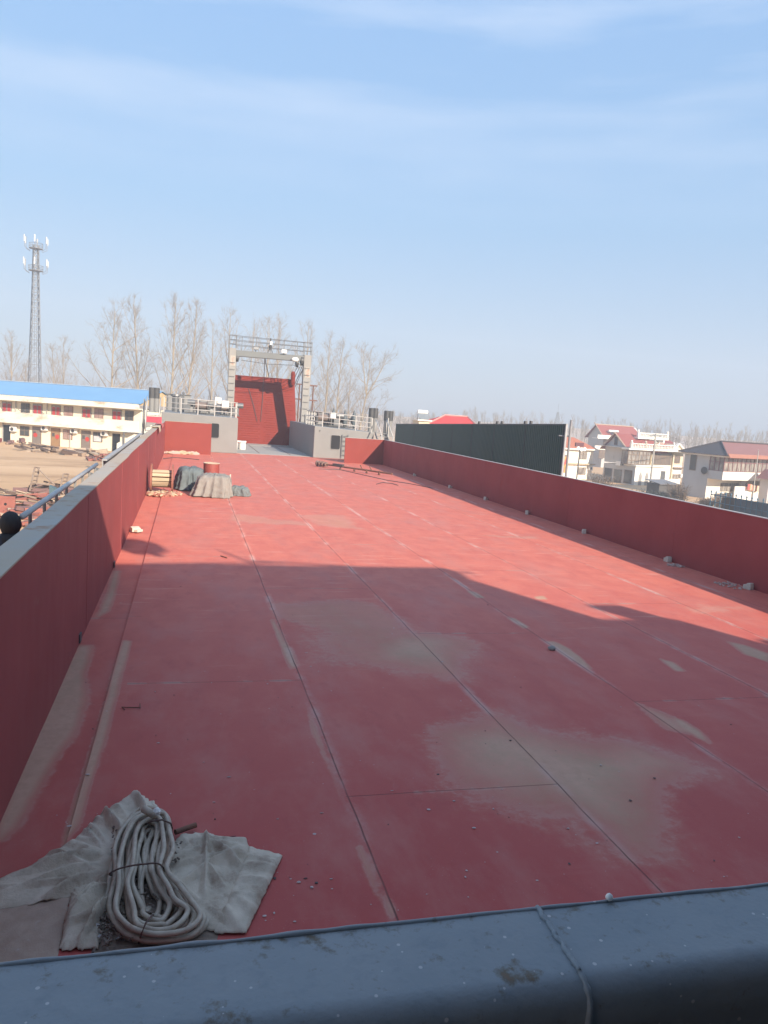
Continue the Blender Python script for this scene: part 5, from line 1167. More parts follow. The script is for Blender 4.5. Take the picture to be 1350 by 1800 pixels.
# ------------------------------------------------------------------ dark green sheet fence on the right
fa, fb = ax(697, 745.5, 21.0), ax(996, 746.5, 20.0)
fence = thing('sheet_fence', 'tall dark green corrugated sheet fence in shade beyond the right wall', 'fence', (fb.x, fb.y, GR))
fgreen = mat('dark_green_sheet', (.030, .066, .056), (.042, .080, .070), .35, .5, spots=(.05, .065, .06), sscale=.8, sthr=.6, sw=.2, stretch=(1, 1, .25), spec=.2)
def fpt(px, z=None):                      # along the fence's top
    n = Vector((-(fb.y - fa.y), fb.x - fa.x, 0)).normalized(); p = aplane(px, 746, fa, n); t = (p.y - fb.y) / (fa.y - fb.y); q = fb.lerp(fa, t); return q
bounds = [697, 731, 763, 798, 833, 872, 927, 994]
for i in range(7):
    a, b = fpt(bounds[i]), fpt(bounds[i + 1]); L_ = (b - a).length; nn = int(L_ / .25); d = (b - a).normalized(); nrm = Vector((-d.y, d.x, 0)).normalized()
    if nrm.x > 0: nrm = -nrm
    vs = []; fs = []; prof_ = [(0, 0), (.35, 0), (.42, .09), (.8, .09), (.9, 0)]
    for k in range(nn):
        for t, o_ in prof_: s = (k + t) / nn; p = a.lerp(b, s) + nrm * o_; vs += [(p.x - fb.x, p.y - fb.y, 0.02), (p.x - fb.x, p.y - fb.y, p.z - GR)]
    for k in range(len(vs) // 2 - 1): fs.append((2 * k, 2 * k + 2, 2 * k + 3, 2 * k + 1))
    build('fence_panel', vs, fs, fgreen, fence, solid=.01)
    m = MB(); q = b + nrm * .09 - fb; m.box((q.x - .03, q.y - .03, 0), (q.x + .03, q.y + .03, b.z - GR)); m.build('panel_joint', mat('joint_dark', (.03, .04, .04), None, 3), fence)
m = MB(); m.beam(fa - fb + Vector((-.05, 0, -GR + fb.z * 0 + fb.z)), fb - fb + Vector((-.05, 0, fb.z - GR)), .1, .08); m.v = m.v
top = m.build('top_rail', mat('fence_rail', (.07, .085, .085), None, 3), fence)
post_m = mat('pale_steel_post', (.36, .36, .36), (.28, .28, .29), 3, .5)
m = MB(); q = fpt(996) - fb; m.box((q.x - .05, q.y - .06, 0), (q.x + .05, q.y + .06, fb.z - GR + .05)); m.build('end_post', post_m, fence)
for px in (874, 882, 923, 933, 842): q = fpt(px) - fb; m = MB(); m.box((q.x - .05, q.y - .12, fpt(px).z - GR), (q.x + .05, q.y + .12, fpt(px).z - GR + .22)); m.build('post_cap', dark_steel, fence)
q = ax(1004.5, 738, 20.2); m = MB(); m.tube([(0, 0, 0), (0, 0, q.z - GR)], .065, 10); m.tube([(0, 0, q.z - GR - .9), (-.45, .4, q.z - GR - .9)], .04, 6)
o = m.build('steel_pole', mat('pole_grey', (.26, .26, .27), None, 3, .5)); o.location = (q.x, q.y, GR); tag(o, 'plain grey steel pole just right of the end of the green fence', 'pole')

# ------------------------------------------------------------------ village houses
TH_ = R_(17)
class House:
    def __init__(s, name, label, px, py, rz=TH_, cat='house'):
        s.c = gnd(px, py); s.o = thing(name, label, cat, s.c, rz); s.I = (Matrix.Translation(s.c) @ Matrix.Rotation(rz, 4, 'Z')).inverted()
        s.u = Vector((math.cos(rz), math.sin(rz), 0)); s.v = Vector((-math.sin(rz), math.cos(rz), 0))
    def F(s, px, py, d=0): p = s.I @ aplane(px, py, s.c + s.v * d, s.v); return p.x, p.z       # front-parallel plane at depth d
    def S(s, px, py, d=0): p = s.I @ aplane(px, py, s.c + s.u * d, s.u); return p.y, p.z       # side plane at x = d
    def part(s, mb, name, m_, parent=None, **kw): return mb.build(name, m_, parent or s.o, **kw)
    def window(s, x0, x1, z0, z1, y=0, nx=2, fm=None, curtain_m=None):
        m = MB(); m.box((x0 - .06, y - .06, z0 - .06), (x1 + .06, y - .003, z1 + .06)); o = m.build('window', fm or frame_m, s.o)
        q = MB(); q.box((x0, y - .072, z0), (x1, y - .062, z1)); q.build('pane', curtain_m or pane_m, o)
        q = MB()
        for k in range(1, nx): x = x0 + (x1 - x0) * k / nx; q.box((x - .035, y - .09, z0), (x + .035, y - .074, z1))
        q.box((x0, y - .09, z0 + (z1 - z0) * .68), (x1, y - .074, z0 + (z1 - z0) * .68 + .06)); q.build('mullion', fm or frame_m, o); return o
    def swindow(s, y0, y1, z0, z1, x=0):
        m = MB(); m.box((x - .06, y0 - .06, z0 - .06), (x - .003, y1 + .06, z1 + .06)); o = m.build('window', frame_m, s.o)
        q = MB(); q.box((x - .072, y0, z0), (x - .062, y1, z1)); q.build('pane', glass, o); return o
def balustrade(h, x0, x1, y, z, hh=.8):
    m = MB(); m.box((x0, y - .08, z + hh - .12), (x1, y + .08, z + hh)); m.box((x0, y - .08, z), (x1, y + .08, z + .1)); o = m.build('balustrade', wallw, h.o)
    q = MB(); n = max(2, int((x1 - x0) / .34))
    for k in range(n): x = x0 + .15 + k * (x1 - x0 - .3) / (n - 1); q.lathe([(.06, z + .1), (.11, z + hh * .35), (.06, z + hh * .6), (.08, z + hh - .12)], (x, y, 0), 'Z', 6)
    q.build('baluster', wallw, o)
    for x in (x0, x1): q = MB(); q.box((x - .16, y - .16, z), (x + .16, y + .16, z + hh + .12)); q.lathe([(.13, z + hh + .12), (.19, z + hh + .28), (.12, z + hh + .42), (.02, z + hh + .48)], (x, y, 0), 'Z', 10); q.build('finial_post', wallw, o)
wallw = mat('white_render', (.84, .80, .71), (.77, .73, .64), .5, .85, .15, 15, spots=(.5, .45, .38), sscale=.8, sthr=.64, sw=.12, stretch=(1, 1, .5))
wallg = mat('grey_shaded_render', (.50, .49, .47), (.44, .43, .41), .5, .85, .15, 15, spots=(.36, .34, .31), sscale=.7, sthr=.60, sw=.16, stretch=(1, 1, .5))  # grey render, also painted on shaded house sides
wallc = mat('cream_render', (.66, .58, .42), (.6, .52, .38), .6, .85)
pane_m = mat('curtained_glass', (.36, .33, .29), (.14, .12, .11), 1.1, .25, contrast=.1, stretch=(3, 1, .6))
pane_d = mat('brown_glass', (.20, .16, .13), (.12, .10, .09), .9, .2, stretch=(2, 1, .5))
def tile(name, c): return mat(name, c, tuple(v * .75 for v in c), 6, .75, .5, 14)
t_or = tile('orange_tiles', (.48, .16, .085)); t_rb = tile('red_brown_tiles', (.30, .085, .075)); t_mv = tile('mauve_tiles', (.27, .125, .115)); t_dk = tile('dark_shaded_tiles', (.075, .065, .068)); t_rd = tile('bright_red_tiles', (.62, .045, .04))

# house with orange roof, right of the pole
h = House('village_house', 'white house with bright orange tiled roof just right of the green fence', 1040, 843)
xl = h.F(985, 800)[0]; xr = h.F(1043, 800)[0]; ze = h.F(1030, 791)[1]; zr = h.F(1030, 770, 4)[1]; zm = h.F(1030, 816)[1]
m = MB(); m.box((xl, 0, 0), (xr, 7, ze)); h.part(m, 'wall', wallw)
m = MB(); m.box((xl - .5, -.7, ze), (xr + .6, 7.4, ze + .22)); h.part(m, 'cornice', wallw)
m = MB(); zq = ze + .23; m.add([(xl - .3, -.5, zq), (xr + .4, -.5, zq), (xr + .4, 7.3, zq), (xl - .3, 7.3, zq), (xl + 2, 3.4, zr), (xr - 1.4, 3.4, zr)], [(0, 1, 5, 4), (1, 2, 5), (2, 3, 4, 5), (3, 0, 4), (3, 2, 1, 0)]); h.part(m, 'roof', t_or)
m = MB(); m.box((xl, -.45, zm - .1), (xr + .2, -.002, zm + .12)); h.part(m, 'storey_band', mat('ochre_band', (.5, .40, .27), None, 2))
a, z1_ = h.F(1020, 795); b, z0_ = h.F(1030.5, 807); h.window(a, b, z0_, z1_); a, z1_ = h.F(1017.5, 822); b, z0_ = h.F(1028, 834); h.window(a, b, z0_, z1_)
a, z1_ = h.F(992, 800); b, z0_ = h.F(998, 812); h.window(a, b, z0_, z1_)
x, z = h.F(1036, 823); m = MB(); m.box((x - .4, -.4, z - .3), (x + .4, -.05, z + .3)); o = m.build('air_conditioner', white_paint, h.o); q = MB(); q.lathe([(.2, -.41), (.2, -.402)], (x, 0, z), 'Y', 12); q.build('fan_grille', dark_steel, o)
x, z = h.F(993, 818, -.6); m = MB(); m.box((x - .5, -.7, z - 1.2), (x + .4, -.62, z + 1.4)); h.part(m, 'red_banner', mat('red_banner', (.5, .06, .05), (.55, .35, .08), 2.2, .7, contrast=.05))

# big house behind, red-brown gabled roof
h = House('village_house', 'tall grey sided house behind with long red brown roof and white balconies', 1058, 822)
y0, _ = h.S(1058, 800); y1, _ = h.S(1031, 800); ze = h.S(1056, 768)[1]; ym = (y0 + y1) / 2; zp = h.S(1046, 747)[1]
W_ = h.F(1133, 760, 0)[0]
m = MB(); m.prism([(0, y0, 0), (0, y1, 0), (0, y1, ze), (0, ym, zp), (0, y0, ze)], (W_, 0, 0)); h.part(m, 'wall', wallg)
m = MB(); n_ = 14
for s, ye in ((1, y0 - .6), (-1, y1 + .6)):
    zz = ze - .35; m.add([(-.5, ye, zz + .12), (W_ + .5, ye, zz + .12), (W_ - 1.0, ym, zp + .14), (-.5, ym, zp + .14), (-.5, ye, zz), (W_ + .5, ye, zz), (W_ - 1.0, ym, zp + .02), (-.5, ym, zp + .02)], [(0, 1, 2, 3), (7, 6, 5, 4), (0, 4, 5, 1), (1, 5, 6, 2), (3, 2, 6, 7), (0, 3, 7, 4)])
h.part(m, 'roof', t_rb)
m = MB(); m.tube([(-.6, ym, zp + .2), (W_ - .9, ym, zp + .2)], .13, 8); m.tube([(-.6, ym, zp + .2), (-.95, ym, zp + .55)], .1, 6); m.tube([(-.52, ym, zp + .16), (-.52, y0 - .6, ze - .2)], .1, 6); h.part(m, 'ridge', mat('ridge_cream', (.45, .33, .24), None, 3))
for (x0, yy0, x1, yy1) in ((1050, 764, 1080, 769), (1045, 783, 1063, 789)):
    a, z = h.F(x0, yy0, -1.4); b, _ = h.F(x1, yy0, -1.4); m = MB(); m.box((a, -1.6, z - .8), (b, -1.45, z)); m.box((a, -1.45, z - .8), (b, 0, z - .68)); h.part(m, 'balcony', wallw)
for (x0, yy0, x1, yy1) in ((1062, 772, 1072, 786), (1054, 790, 1062, 805)):
    a, z1_ = h.F(x0, yy0); b, z0_ = h.F(x1, yy1); h.window(a, b, z0_, z1_, nx=3, curtain_m=pane_d)
def heater(px, py, y, label, w=2.0):
    p = ay(px, py, y); t = thing('solar_heater', label, 'solar heater', (p.x, p.y, p.z - .5), TH_)
    m = MB(); m.lathe([(.01, -w / 2), (.26, -w / 2 + .03), (.26, w / 2 - .03), (.01, w / 2)], (0, 0, .45), 'X', 14); m.build('tank', white_paint, t, smooth=False)
    m = MB()
    for k in range(12): x = -w / 2 + .15 + k * (w - .3) / 11; m.tube([(x, -.1, .35), (x, -1.1, -.75)], .04, 6)
    m.build('glass_tubes', mat('tube_glass', (.10, .11, .13), None, 3, .2), t)
    m = MB(); m.tube([(-w * .4, -.0, .3), (-w * .4, .1, -.75)], .04, 5); m.tube([(w * .4, 0, .3), (w * .4, .1, -.75)], .04, 5); m.build('heater_frame', mid_steel, t); return t
heater(1078, 757.5, h.c.y + 1.5, 'white tank solar water heater on the roof between the two gabled houses', 3.0)

# front house: gable end greyed for its shade, glazed bays, balustrades
h = House('village_house', 'cream house with gable end in shade grey, tall glazed bays and white balustrades', 1114, 853)
yb = h.S(1063.5, 800)[0]; ymn = h.S(1102, 800)[0]; za = h.S(1102, 818)[1]; ze = h.S(1102, 787)[1]; yp = h.S(1084, 770)[0]; zp = h.S(1084, 763)[1]
W_ = h.F(1201, 800, ymn)[0]; WA = h.F(1166, 830)[0]
m = MB(); m.box((0, 0, 0), (WA, yb, za)); o = h.part(m, 'annex', wallw)
q = MB(); q.box((-.03, .0, .0), (-.004, yb, za)); q.build('annex_shade_side', wallg, o)  # greyer plate paints the annex's shaded side
m = MB(); m.box((-.25, -.25, za + .002), (WA + .2, ymn + .2, za + .2)); h.part(m, 'annex_roof', wallw)
m = MB(); m.box((0.01, ymn, za + .2), (W_, yb - .01, ze)); h.part(m, 'wall', wallc)
zt = ze - .15
m = MB(); m.prism([(0, ymn - .002, za + .21), (0, yb, za + .21), (0, yb, ze), (0, yp, zp), (0, ymn - .002, ze)], (-.04, 0, 0)); h.part(m, 'gable_wall', wallg)  # shade of this end put into the grey colour
RW = h.F(1148, 782, yp)[0]
m = MB()
for ye in (ymn - .7, yb + .7):
    s = 1 if ye < yp else -1; sl = (zp - ze) / abs(yp - ymn); zz = ze - .7 * sl
    m.add([(-.5, ye, zz + .14), (RW, ye, zz + .14), (RW - 1.2, yp, zp + .14), (-.5, yp, zp + .14), (-.5, ye, zz), (RW, ye, zz), (RW - 1.2, yp, zp), (-.5, yp, zp)], [(0, 1, 2, 3), (7, 6, 5, 4), (0, 4, 5, 1), (1, 5, 6, 2), (3, 2, 6, 7), (0, 3, 7, 4)])
rf = h.part(m, 'roof', t_rb)
m = MB(); m.tube([(-.52, yp, zp + .2), (-.52, ymn - .7, ze - .5)], .12, 6); m.tube([(-.52, yp, zp + .2), (-.52, yb + .7, ze - .5)], .12, 6); m.build('verge', mat('ridge_cream', (.45, .33, .24)), rf)
y_, z_ = h.S(1083.5, 775); h.swindow(y_ - .3, y_ + .3, z_ - .6, z_ + .6, -.04)
for px, py in ((1069, 834), (1086, 836.5), (1104, 838)): y_, z_ = h.S(px, py); h.swindow(y_ - .75, y_ + .75, z_ - 1.0, z_ + 1.0, -.03)
y_, z_ = h.S(1090, 815); m = MB(); m.box((-.5, y_ - .5, z_ - .3), (-.06, y_ + .5, z_ + .4)); m.build('air_conditioner', white_paint, h.o)
# glazed bay, left
bx0, bz1 = h.F(1105, 792, ymn - 1.2); bx1, bz0 = h.F(1141, 818, ymn - 1.2); bz0 = za + .25
m = MB(); m.box((bx0, ymn - 1.2, bz0), (bx1, ymn - .01, bz1)); bay = h.part(m, 'glazed_bay', pane_m)
q = MB()
for k in range(7): x = bx0 + k * (bx1 - bx0) / 6; q.box((x - .05, ymn - 1.26, bz0), (x + .05, ymn - 1.202, bz1))
for z in (bz0 + .04, bz0 + (bz1 - bz0) * .3, bz0 + (bz1 - bz0) * .72, bz1 - .06): q.box((bx0, ymn - 1.275, z - .04), (bx1, ymn - 1.261, z + .04)); q.box((bx0 - .03, ymn - 1.2, z - .04), (bx0 - .004, ymn, z + .04))
for k in range(3): y = ymn - 1.2 + .6 * k - .05; q.box((bx0 - .05, y, bz0), (bx0 - .031, y + .08, bz1))
q.build('bay_frame', frame_m, bay)
# big window right
wx0, wz1 = h.F(1149, 795.5, ymn); wx1, wz0 = h.F(1177.5, 821, ymn)
h.window(wx0, wx1, max(wz0, za + .3), wz1, ymn, 6, frame_m, pane_d)
m = MB(); m.box((wx0 - .7, ymn - .3, za + .2), (wx0 - .25, ymn - .002, ze)); m.box((wx1 + .2, ymn - .3, za - 2), (wx1 + .5, ymn - .002, ze)); h.part(m, 'pilaster', wallc)
a, z1_ = h.F(1182, 802, ymn); b, z0_ = h.F(1194, 814, ymn); h.window(a, b, z0_, z1_, ymn, 2, frame_m, pane_d)
xs0, zs = h.F(1180, 822, ymn); m = MB(); m.box((WA + .01, ymn, 0), (W_, yb - .01, za + .2)); h.part(m, 'lower_wall', wallw)
m = MB(); m.box((xs0, ymn - .5, zs - .1), (W_ + .1, ymn - .002, zs + .1)); h.part(m, 'sill_band', frame_m)
a, z1_ = h.F(1179, 834, ymn); b, z0_ = h.F(1192, 841, ymn); h.window(a, b, z0_, z1_, ymn, 3)
x, z = h.F(1196, 836, ymn); m = MB(); m.box((x - .4, ymn - .4, z - .3), (x + .4, ymn - .05, z + .3)); m.build('air_conditioner', white_paint, h.o)
# flat roof edge and balustrades
bz, = (h.F(1125, 788.5, ymn - 1.4)[1],)
m = MB(); m.box((bx0 - .3, ymn - 1.6, bz - .25), (W_ + .3, ymn - .001, bz)); m.box((bx0 - .2, ymn, ze), (W_, yb, bz - .002)); h.part(m, 'roof_slab', wallw)
ba = h.F(1109, 788, ymn - 1.4)[0]; bb = h.F(1134, 788, ymn - 1.4)[0]; bc = h.F(1152, 790, ymn - 1.4)[0]; bd_ = h.F(1183, 792, ymn - 1.4)[0]
balustrade(h, ba, bb, ymn - 1.45, bz + .002); balustrade(h, bc, bd_, ymn - 1.45, bz + .002); balustrade(h, bb, bc, ymn - 1.45, bz + .002)
ux0 = h.F(1136, 780, ymn + 2)[0]; ux1 = h.F(1168, 780, ymn + 2)[0]; uz = h.F(1150, 772.5, ymn + 2)[1]
m = MB(); m.box((ux0, ymn + 2, bz), (ux1, yb - .5, uz)); h.part(m, 'penthouse', wallw)
a, z1_ = h.F(1147, 776, ymn + 2); b, z0_ = h.F(1156, 788, ymn + 2); h.window(a, b, max(z0_, bz + .1), z1_, ymn + 2, 2, frame_m, pane_d)
va, vb = h.F(1121, 773, ymn + 1.2)[0], h.F(1172, 776, ymn + 1.2)[0]
m = MB(); m.box((va - .2, ymn + 1.0, uz + .001), (vb + .2, yb - .3, uz + .25)); h.part(m, 'upper_slab', wallw); balustrade(h, va, vb, ymn + 1.2, uz + .252, .75)
# right wing roofs
xa, zz0 = h.F(1168, 786, ymn + 1); xb, _ = h.F(1196, 786, ymn + 1); zz1 = h.F(1180, 771, ymn + 4)[1]
m = MB(); m.prism([(xa, ymn - .2, bz), (xa, yb, bz), (xa, ymn + 4, zz1)], (xb - xa, 0, 0)); h.part(m, 'wing_roof', t_rb)
gx0, gz0 = h.F(1181, 795, ymn - .3); gx1, _ = h.F(1203, 797, ymn - .3); gxm, gz1 = h.F(1191, 781, ymn - .3)
m = MB(); m.prism([(gx0, ymn - .3, bz), (gx1, ymn - .3, bz), (gx1, ymn - .3, gz0), (gxm, ymn - .3, gz1), (gx0, ymn - .3, gz0)], (0, 3, 0)); h.part(m, 'small_gable', wallc)
m = MB(); m.beam((gx0 - .3, ymn - .45, gz0), (gxm, ymn - .45, gz1 + .15), .5, .16); m.beam((gxm, ymn - .45, gz1 + .15), (gx1 + .4, ymn - .45, gz0), .5, .16); h.part(m, 'gable_trim', wallw)
# lancet niches on the annex front
for px in (1125, 1136): x, z = h.F(px, 842); m = MB(); m.prism([(x - .35, -.02, z - 1.1), (x + .35, -.02, z - 1.1), (x + .35, -.02, z + .5), (x, -.02, z + 1.2), (x - .35, -.02, z + .5)], (0, -.02, 0)); h.part(m, 'arched_niche', mat('niche_grey', (.34, .32, .30), None, 3))
x0, z1_ = h.F(1162, 828); x1, z0_ = h.F(1167, 850); m = MB(); m.box((x0, -.06, .1), (x1, -.003, z1_)); h.part(m, 'door', mid_steel)

# right-hand house, hip end painted dark for its shade
h = House('village_house', 'long white house with shaded hipped roof end and glazed upper gallery at the right edge', 1265, 880)
yb = h.S(1202, 820)[0]; yw = h.S(1246, 820)[0]; ze = h.S(1250, 803)[1]; zg0 = h.F(1270, 829)[1]; zf0 = h.F(1270, 844)[1]; zt = h.F(1270, 804)[1]; W_ = 30
m = MB(); m.box((0, yw, 0), (W_, yb, zt)); w = h.part(m, 'wall', wallw); q = MB(); q.box((-.03, yw, 0), (-.004, yb, zt)); q.build('side_wall', wallg, w)  # greyer plate paints the shaded side of the white wall
m = MB(); m.box((0, 0, zf0), (W_, yw - .002, zg0)); g = h.part(m, 'gallery_parapet', wallw)
q = MB(); q.box((-.03, 0.0, zf0), (-.004, yw, zg0)); q.build('parapet_shade_side', wallg, g)  # shaded side of the parapet painted greyer
m = MB(); m.box((.06, .06, zg0 + .002), (W_, yw - .002, zt)); g = h.part(m, 'gallery_glazing', pane_m)
q = MB(); n_ = 22
for k in range(n_): x = k * .95; q.box((x - .05 + .06, -.01, zg0), (x + .05 + .06, .055, zt))
for z in (zg0 + .04, zg0 + (zt - zg0) * .66, zt - .05): q.box((.0, -.02, z - .045), (22, .05, z + .045))
for k in range(4): y = k * yw / 3.2; q.box((-.0, y, zg0), (.055, y + .1, zt))
for z in (zg0 + .04, zg0 + (zt - zg0) * .66): q.box((-.012, 0, z - .04), (.05, yw, z + .04))
q.build('gallery_frame', mat('maroon_frame', (.22, .10, .10), None, 4), g)
m = MB(); m.box((-.4, -.5, zt + .002), (W_ + .3, yb + .4, zt + .22)); h.part(m, 'eaves', wallw)
zp = h.S(1241, 777.5)[1]; yp = (yb + yw * .0) * .5; zp = max(zp, zt + 2.0); zq = zt + .24; rx = h.F(1243, 778, yp)[0]; rx = 3.2
m = MB(); m.add([(-.7, -.8, zq), (W_ + .6, -.8, zq), (W_ + .6, yb + .7, zq), (-.7, yb + .7, zq), (rx, yp, zp), (W_ - 3, yp, zp)], [(0, 1, 5, 4), (1, 2, 5), (2, 3, 4, 5), (3, 2, 1, 0)]); rf = h.part(m, 'roof', t_mv)
m = MB(); m.add([(-.7, -.8, zq + .0), (-.7, yb + .7, zq), (rx, yp, zp)], [(1, 0, 2)]); m.build('hip_end', t_dk, rf, solid=.05)  # same roof, this face painted darker for its shade
m = MB(); m.tube([(-.7, -.8, zq + .08), (rx, yp, zp + .1), (W_ - 3, yp, zp + .1)], .1, 6); m.tube([(-.7, yb + .7, zq + .08), (rx, yp, zp + .1)], .1, 6); m.build('hip_ridge', t_dk, rf)
m = MB(); m.add([(-.6, -1.15, zt + .02), (W_, -1.15, zt + .02), (W_, -.82, zq + .28), (-.6, -.82, zq + .28)], [(0, 1, 2, 3)]); m.build('eaves_tiles', tile('orange_brown_tiles', (.36, .15, .10)), rf, solid=.06)
y_, z_ = h.S(1219, 812); h.swindow(y_ - .45, y_ + .45, z_ - 1.1, z_ + 1.1, -.03)
y_, z_ = h.S(1240, 827); m = MB(); m.lathe([(.5, -.3), (.5, -.25), (.1, -.06)], (0, y_, z_), 'X', 14); h.part(m, 'satellite_dish', dark_steel)
a, z1_ = h.F(1300, 852, yw); m = MB(); m.box((3, yw - .06, 1.0), (9, yw - .003, zf0 - .6)); h.part(m, 'shopfront', pane_m)
m = MB(); m.box((9.5, -1.4, 0), (16, -.1, 2.6)); m.box((9.3, -1.6, 2.6), (16.2, 0, 2.75)); h.part(m, 'porch', wallg)
m = MB(); m.box((2.2, -.55, 0), (9.0, -.4, 2.0)); h.part(m, 'yard_wall', wallw)
x, z = h.F(1301, 851, yw); m = MB(); m.box((x - .5, yw - .5, z - .3), (x + .5, yw - .05, z + .4)); h.part(m, 'air_conditioner', white_paint)
rr = random.Random(3)
for k in range(9):
    x, z = h.F(1316 + k * 2.0, 856 + k * .4, -.9); m = MB(); m.cbox((x, -.9, z), (.42, .06, .8), rr.uniform(-.2, .2)); o = m.build('laundry', mat('laundry_' + ('red' if k % 3 == 0 else 'ochre' if k % 3 == 1 else 'pale'), (.5, .12, .10) if k % 3 == 0 else (.5, .3, .15) if k % 3 == 1 else (.6, .5, .4), None, 3, .8))
    o.matrix_world = Matrix.Translation(h.c) @ Matrix.Rotation(TH_, 4, 'Z') @ o.matrix_world
    tag(o, ('red', 'ochre', 'pale')[k % 3] + ' washing on the line before the porch of the right house', 'laundry', ('red', 'ochre', 'pale')[k % 3] + ' washing before the right house')
x, z = h.F(1350, 842, -2.2); h2 = thing('porch_gate', 'small dark red roofed gateway at the right picture edge', 'gateway', h.c + h.u * (x + .8) - h.v * 2.2, TH_)
m = MB(); m.prism([(-1.9, -.9, z), (1.9, -.9, z), (0, -.9, z + 1.3)], (0, 2.0, 0)); m.build('gate_roof', t_mv, h2); m = MB(); m.box((-1.3, -.5, 0), (-1.0, .8, z)); m.box((1.0, -.5, 0), (1.3, .8, z)); m.build('gate_post', wallg, h2)

# red hipped roof and solar heater behind the fence
HD = 112.0; a = ay(752, 747, HD); b = ay(840, 747.5, HD); h = thing('village_house', 'house behind the green fence with only its bright red hipped roof showing', 'house', ((a.x + b.x) / 2, HD, GR), 0)
w2 = (b.x - a.x) / 2; zE = (a.z + b.z) / 2 - GR; zR = ay(800, 731.5, HD + 4).z - GR; r0 = ay(782, 731, HD + 4).x - h.location.x; r1 = ay(822, 733, HD + 4).x - h.location.x
m = MB(); m.box((-w2 + .6, .6, 0), (w2 - .6, 7.4, zE - .1)); m.build('wall', wallc, h)
m = MB(); m.add([(-w2 - .3, 0, zE - .25), (w2 + .3, 0, zE - .25), (w2 + .3, 8, zE - .25), (-w2 - .3, 8, zE - .25), (r0, 4, zR), (r1, 4, zR)], [(0, 1, 5, 4), (1, 2, 5), (2, 3, 4, 5), (3, 0, 4), (3, 2, 1, 0)]); rf = m.build('roof', t_rd, h)
m = MB(); m.tube([(-w2 - .3, 0, zE - .18), (r0, 4, zR + .06), (r1, 4, zR + .06), (w2 + .3, 0, zE - .18)], .12, 6); m.build('ridge', mat('ridge_pale', (.6, .3, .25), None, 3), rf)
a = ay(736, 746, 104); b = ay(755, 746, 104); zt = ay(745, 740, 104).z
m = MB(); m.box((a.x, 104, GR), (b.x, 107, zt)); o = m.build('stair_turret', wallc); o2 = MB(); o2.box((a.x - .25, 103.7, zt), (b.x + .25, 107.2, zt + .18)); q = o2.build('turret_roof', wallw, o)
tag(o, 'pale flat topped stair turret left of the bright red roof', 'turret')
p = ay(743.5, 731, 105); t = thing('solar_heater', 'white solar water heater on the turret left of the bright red roof', 'solar heater', (p.x, p.y, zt + .18), 0)
m = MB(); m.lathe([(.01, -.75), (.3, -.72), (.3, .72), (.01, .75)], (0, .3, 1.05), 'X', 14); m.build('tank', white_paint, t)
m = MB(); m.prism([(-.7, -.7, .1), (.7, -.7, .1), (.7, .2, 1.0), (-.7, .2, 1.0)], (0, .04, -.04)); m.build('collector', mat('collector_grey', (.22, .24, .25), None, 4, .3), t)
m = MB(); m.tube([(-.65, .4, 0), (-.65, .4, 1)], .04, 5); m.tube([(.65, .4, 0), (.65, .4, 1)], .04, 5); m.tube([(-.65, -.75, 0), (.65, -.75, 0)], .04, 5); m.build('heater_frame', mid_steel, t)

# poles and wires in the village
conc = mat('concrete_pole', (.42, .40, .36), None, 3, .8)
def upole(px, ytop, ybase, y, label, arm=True, r=.15):
    b = ay(px, ybase, y); a = ay(px, ytop, y); t = thing('utility_pole', label, 'utility pole', (b.x, y, GR)); H = a.z - GR
    m = MB(); m.tube([(0, 0, 0), (0, 0, H)], [r, r * .65], 10); m.build('pole_shaft', conc, t)
    if arm:
        for z in (H - .3, H - .9): m = MB(); m.box((-.9, -.06, z), (.9, .06, z + .1)); m.build('crossarm', mid_steel, t)
        for x in (-.8, 0, .8): m = MB(); m.lathe([(.04, H - .2), (.07, H - .1), (.04, H)], (x, 0, 0), 'Z', 8); m.build('insulator', white_paint, t)
    return t, Vector((b.x, y, a.z))
t, ptop = upole(1143, 762, 850, 92, 'pale concrete utility pole with crossarms before the glazed house')
t2, ptop2 = upole(1322, 790, 880, 80, 'thin pale pole in front of the right hand house', arm=False, r=.07)
m = MB(); base = ptop.copy()
for dx, end in ((-.8, ay(1353, 785, 150)), (0, ay(1353, 779, 150)), (.8, ay(1353, 774, 150)), (0, ay(1060, 775, 140))):
    a = ptop + Vector((dx, 0, 0)); pts = [a.lerp(end, k / 10) - Vector((0, 0, 1.6 * 4 * (k / 10) * (1 - k / 10))) - base for k in range(11)]; m.tube(pts, .02, 4)
o = m.build('overhead_wires', dark_steel); o.location = base; tag(o, 'thin overhead wires running from the utility pole across the village', 'wires')
b = ay(1013, 838, 70); a = ay(1017.5, 787, 70); t = thing('lamp_post', 'thin post with clustered lamps and a loudspeaker before the orange roofed house', 'lamp post', (b.x, 70, GR)); H = a.z - GR
m = MB(); m.tube([(0, 0, 0), (.12, 0, H)], .07, 8); m.build('pole_shaft', mid_steel, t)
for k, (dx, dz) in enumerate(((-.32, -.05), (.38, -.1), (.05, -.15))): m = MB(); m.lathe([(.04, .2), (.1, .1), (.19, -.1), (.2, -.14)], (.12 + dx, -.1, H + dz), 'Y', 10); m.build('lamp_head', white_paint, t)
m = MB(); m.box((-.4, .0, H + .1), (.5, .2, H + .5)); m.build('loudspeaker', mat('dark_red_box', (.12, .04, .05), None, 4), t)

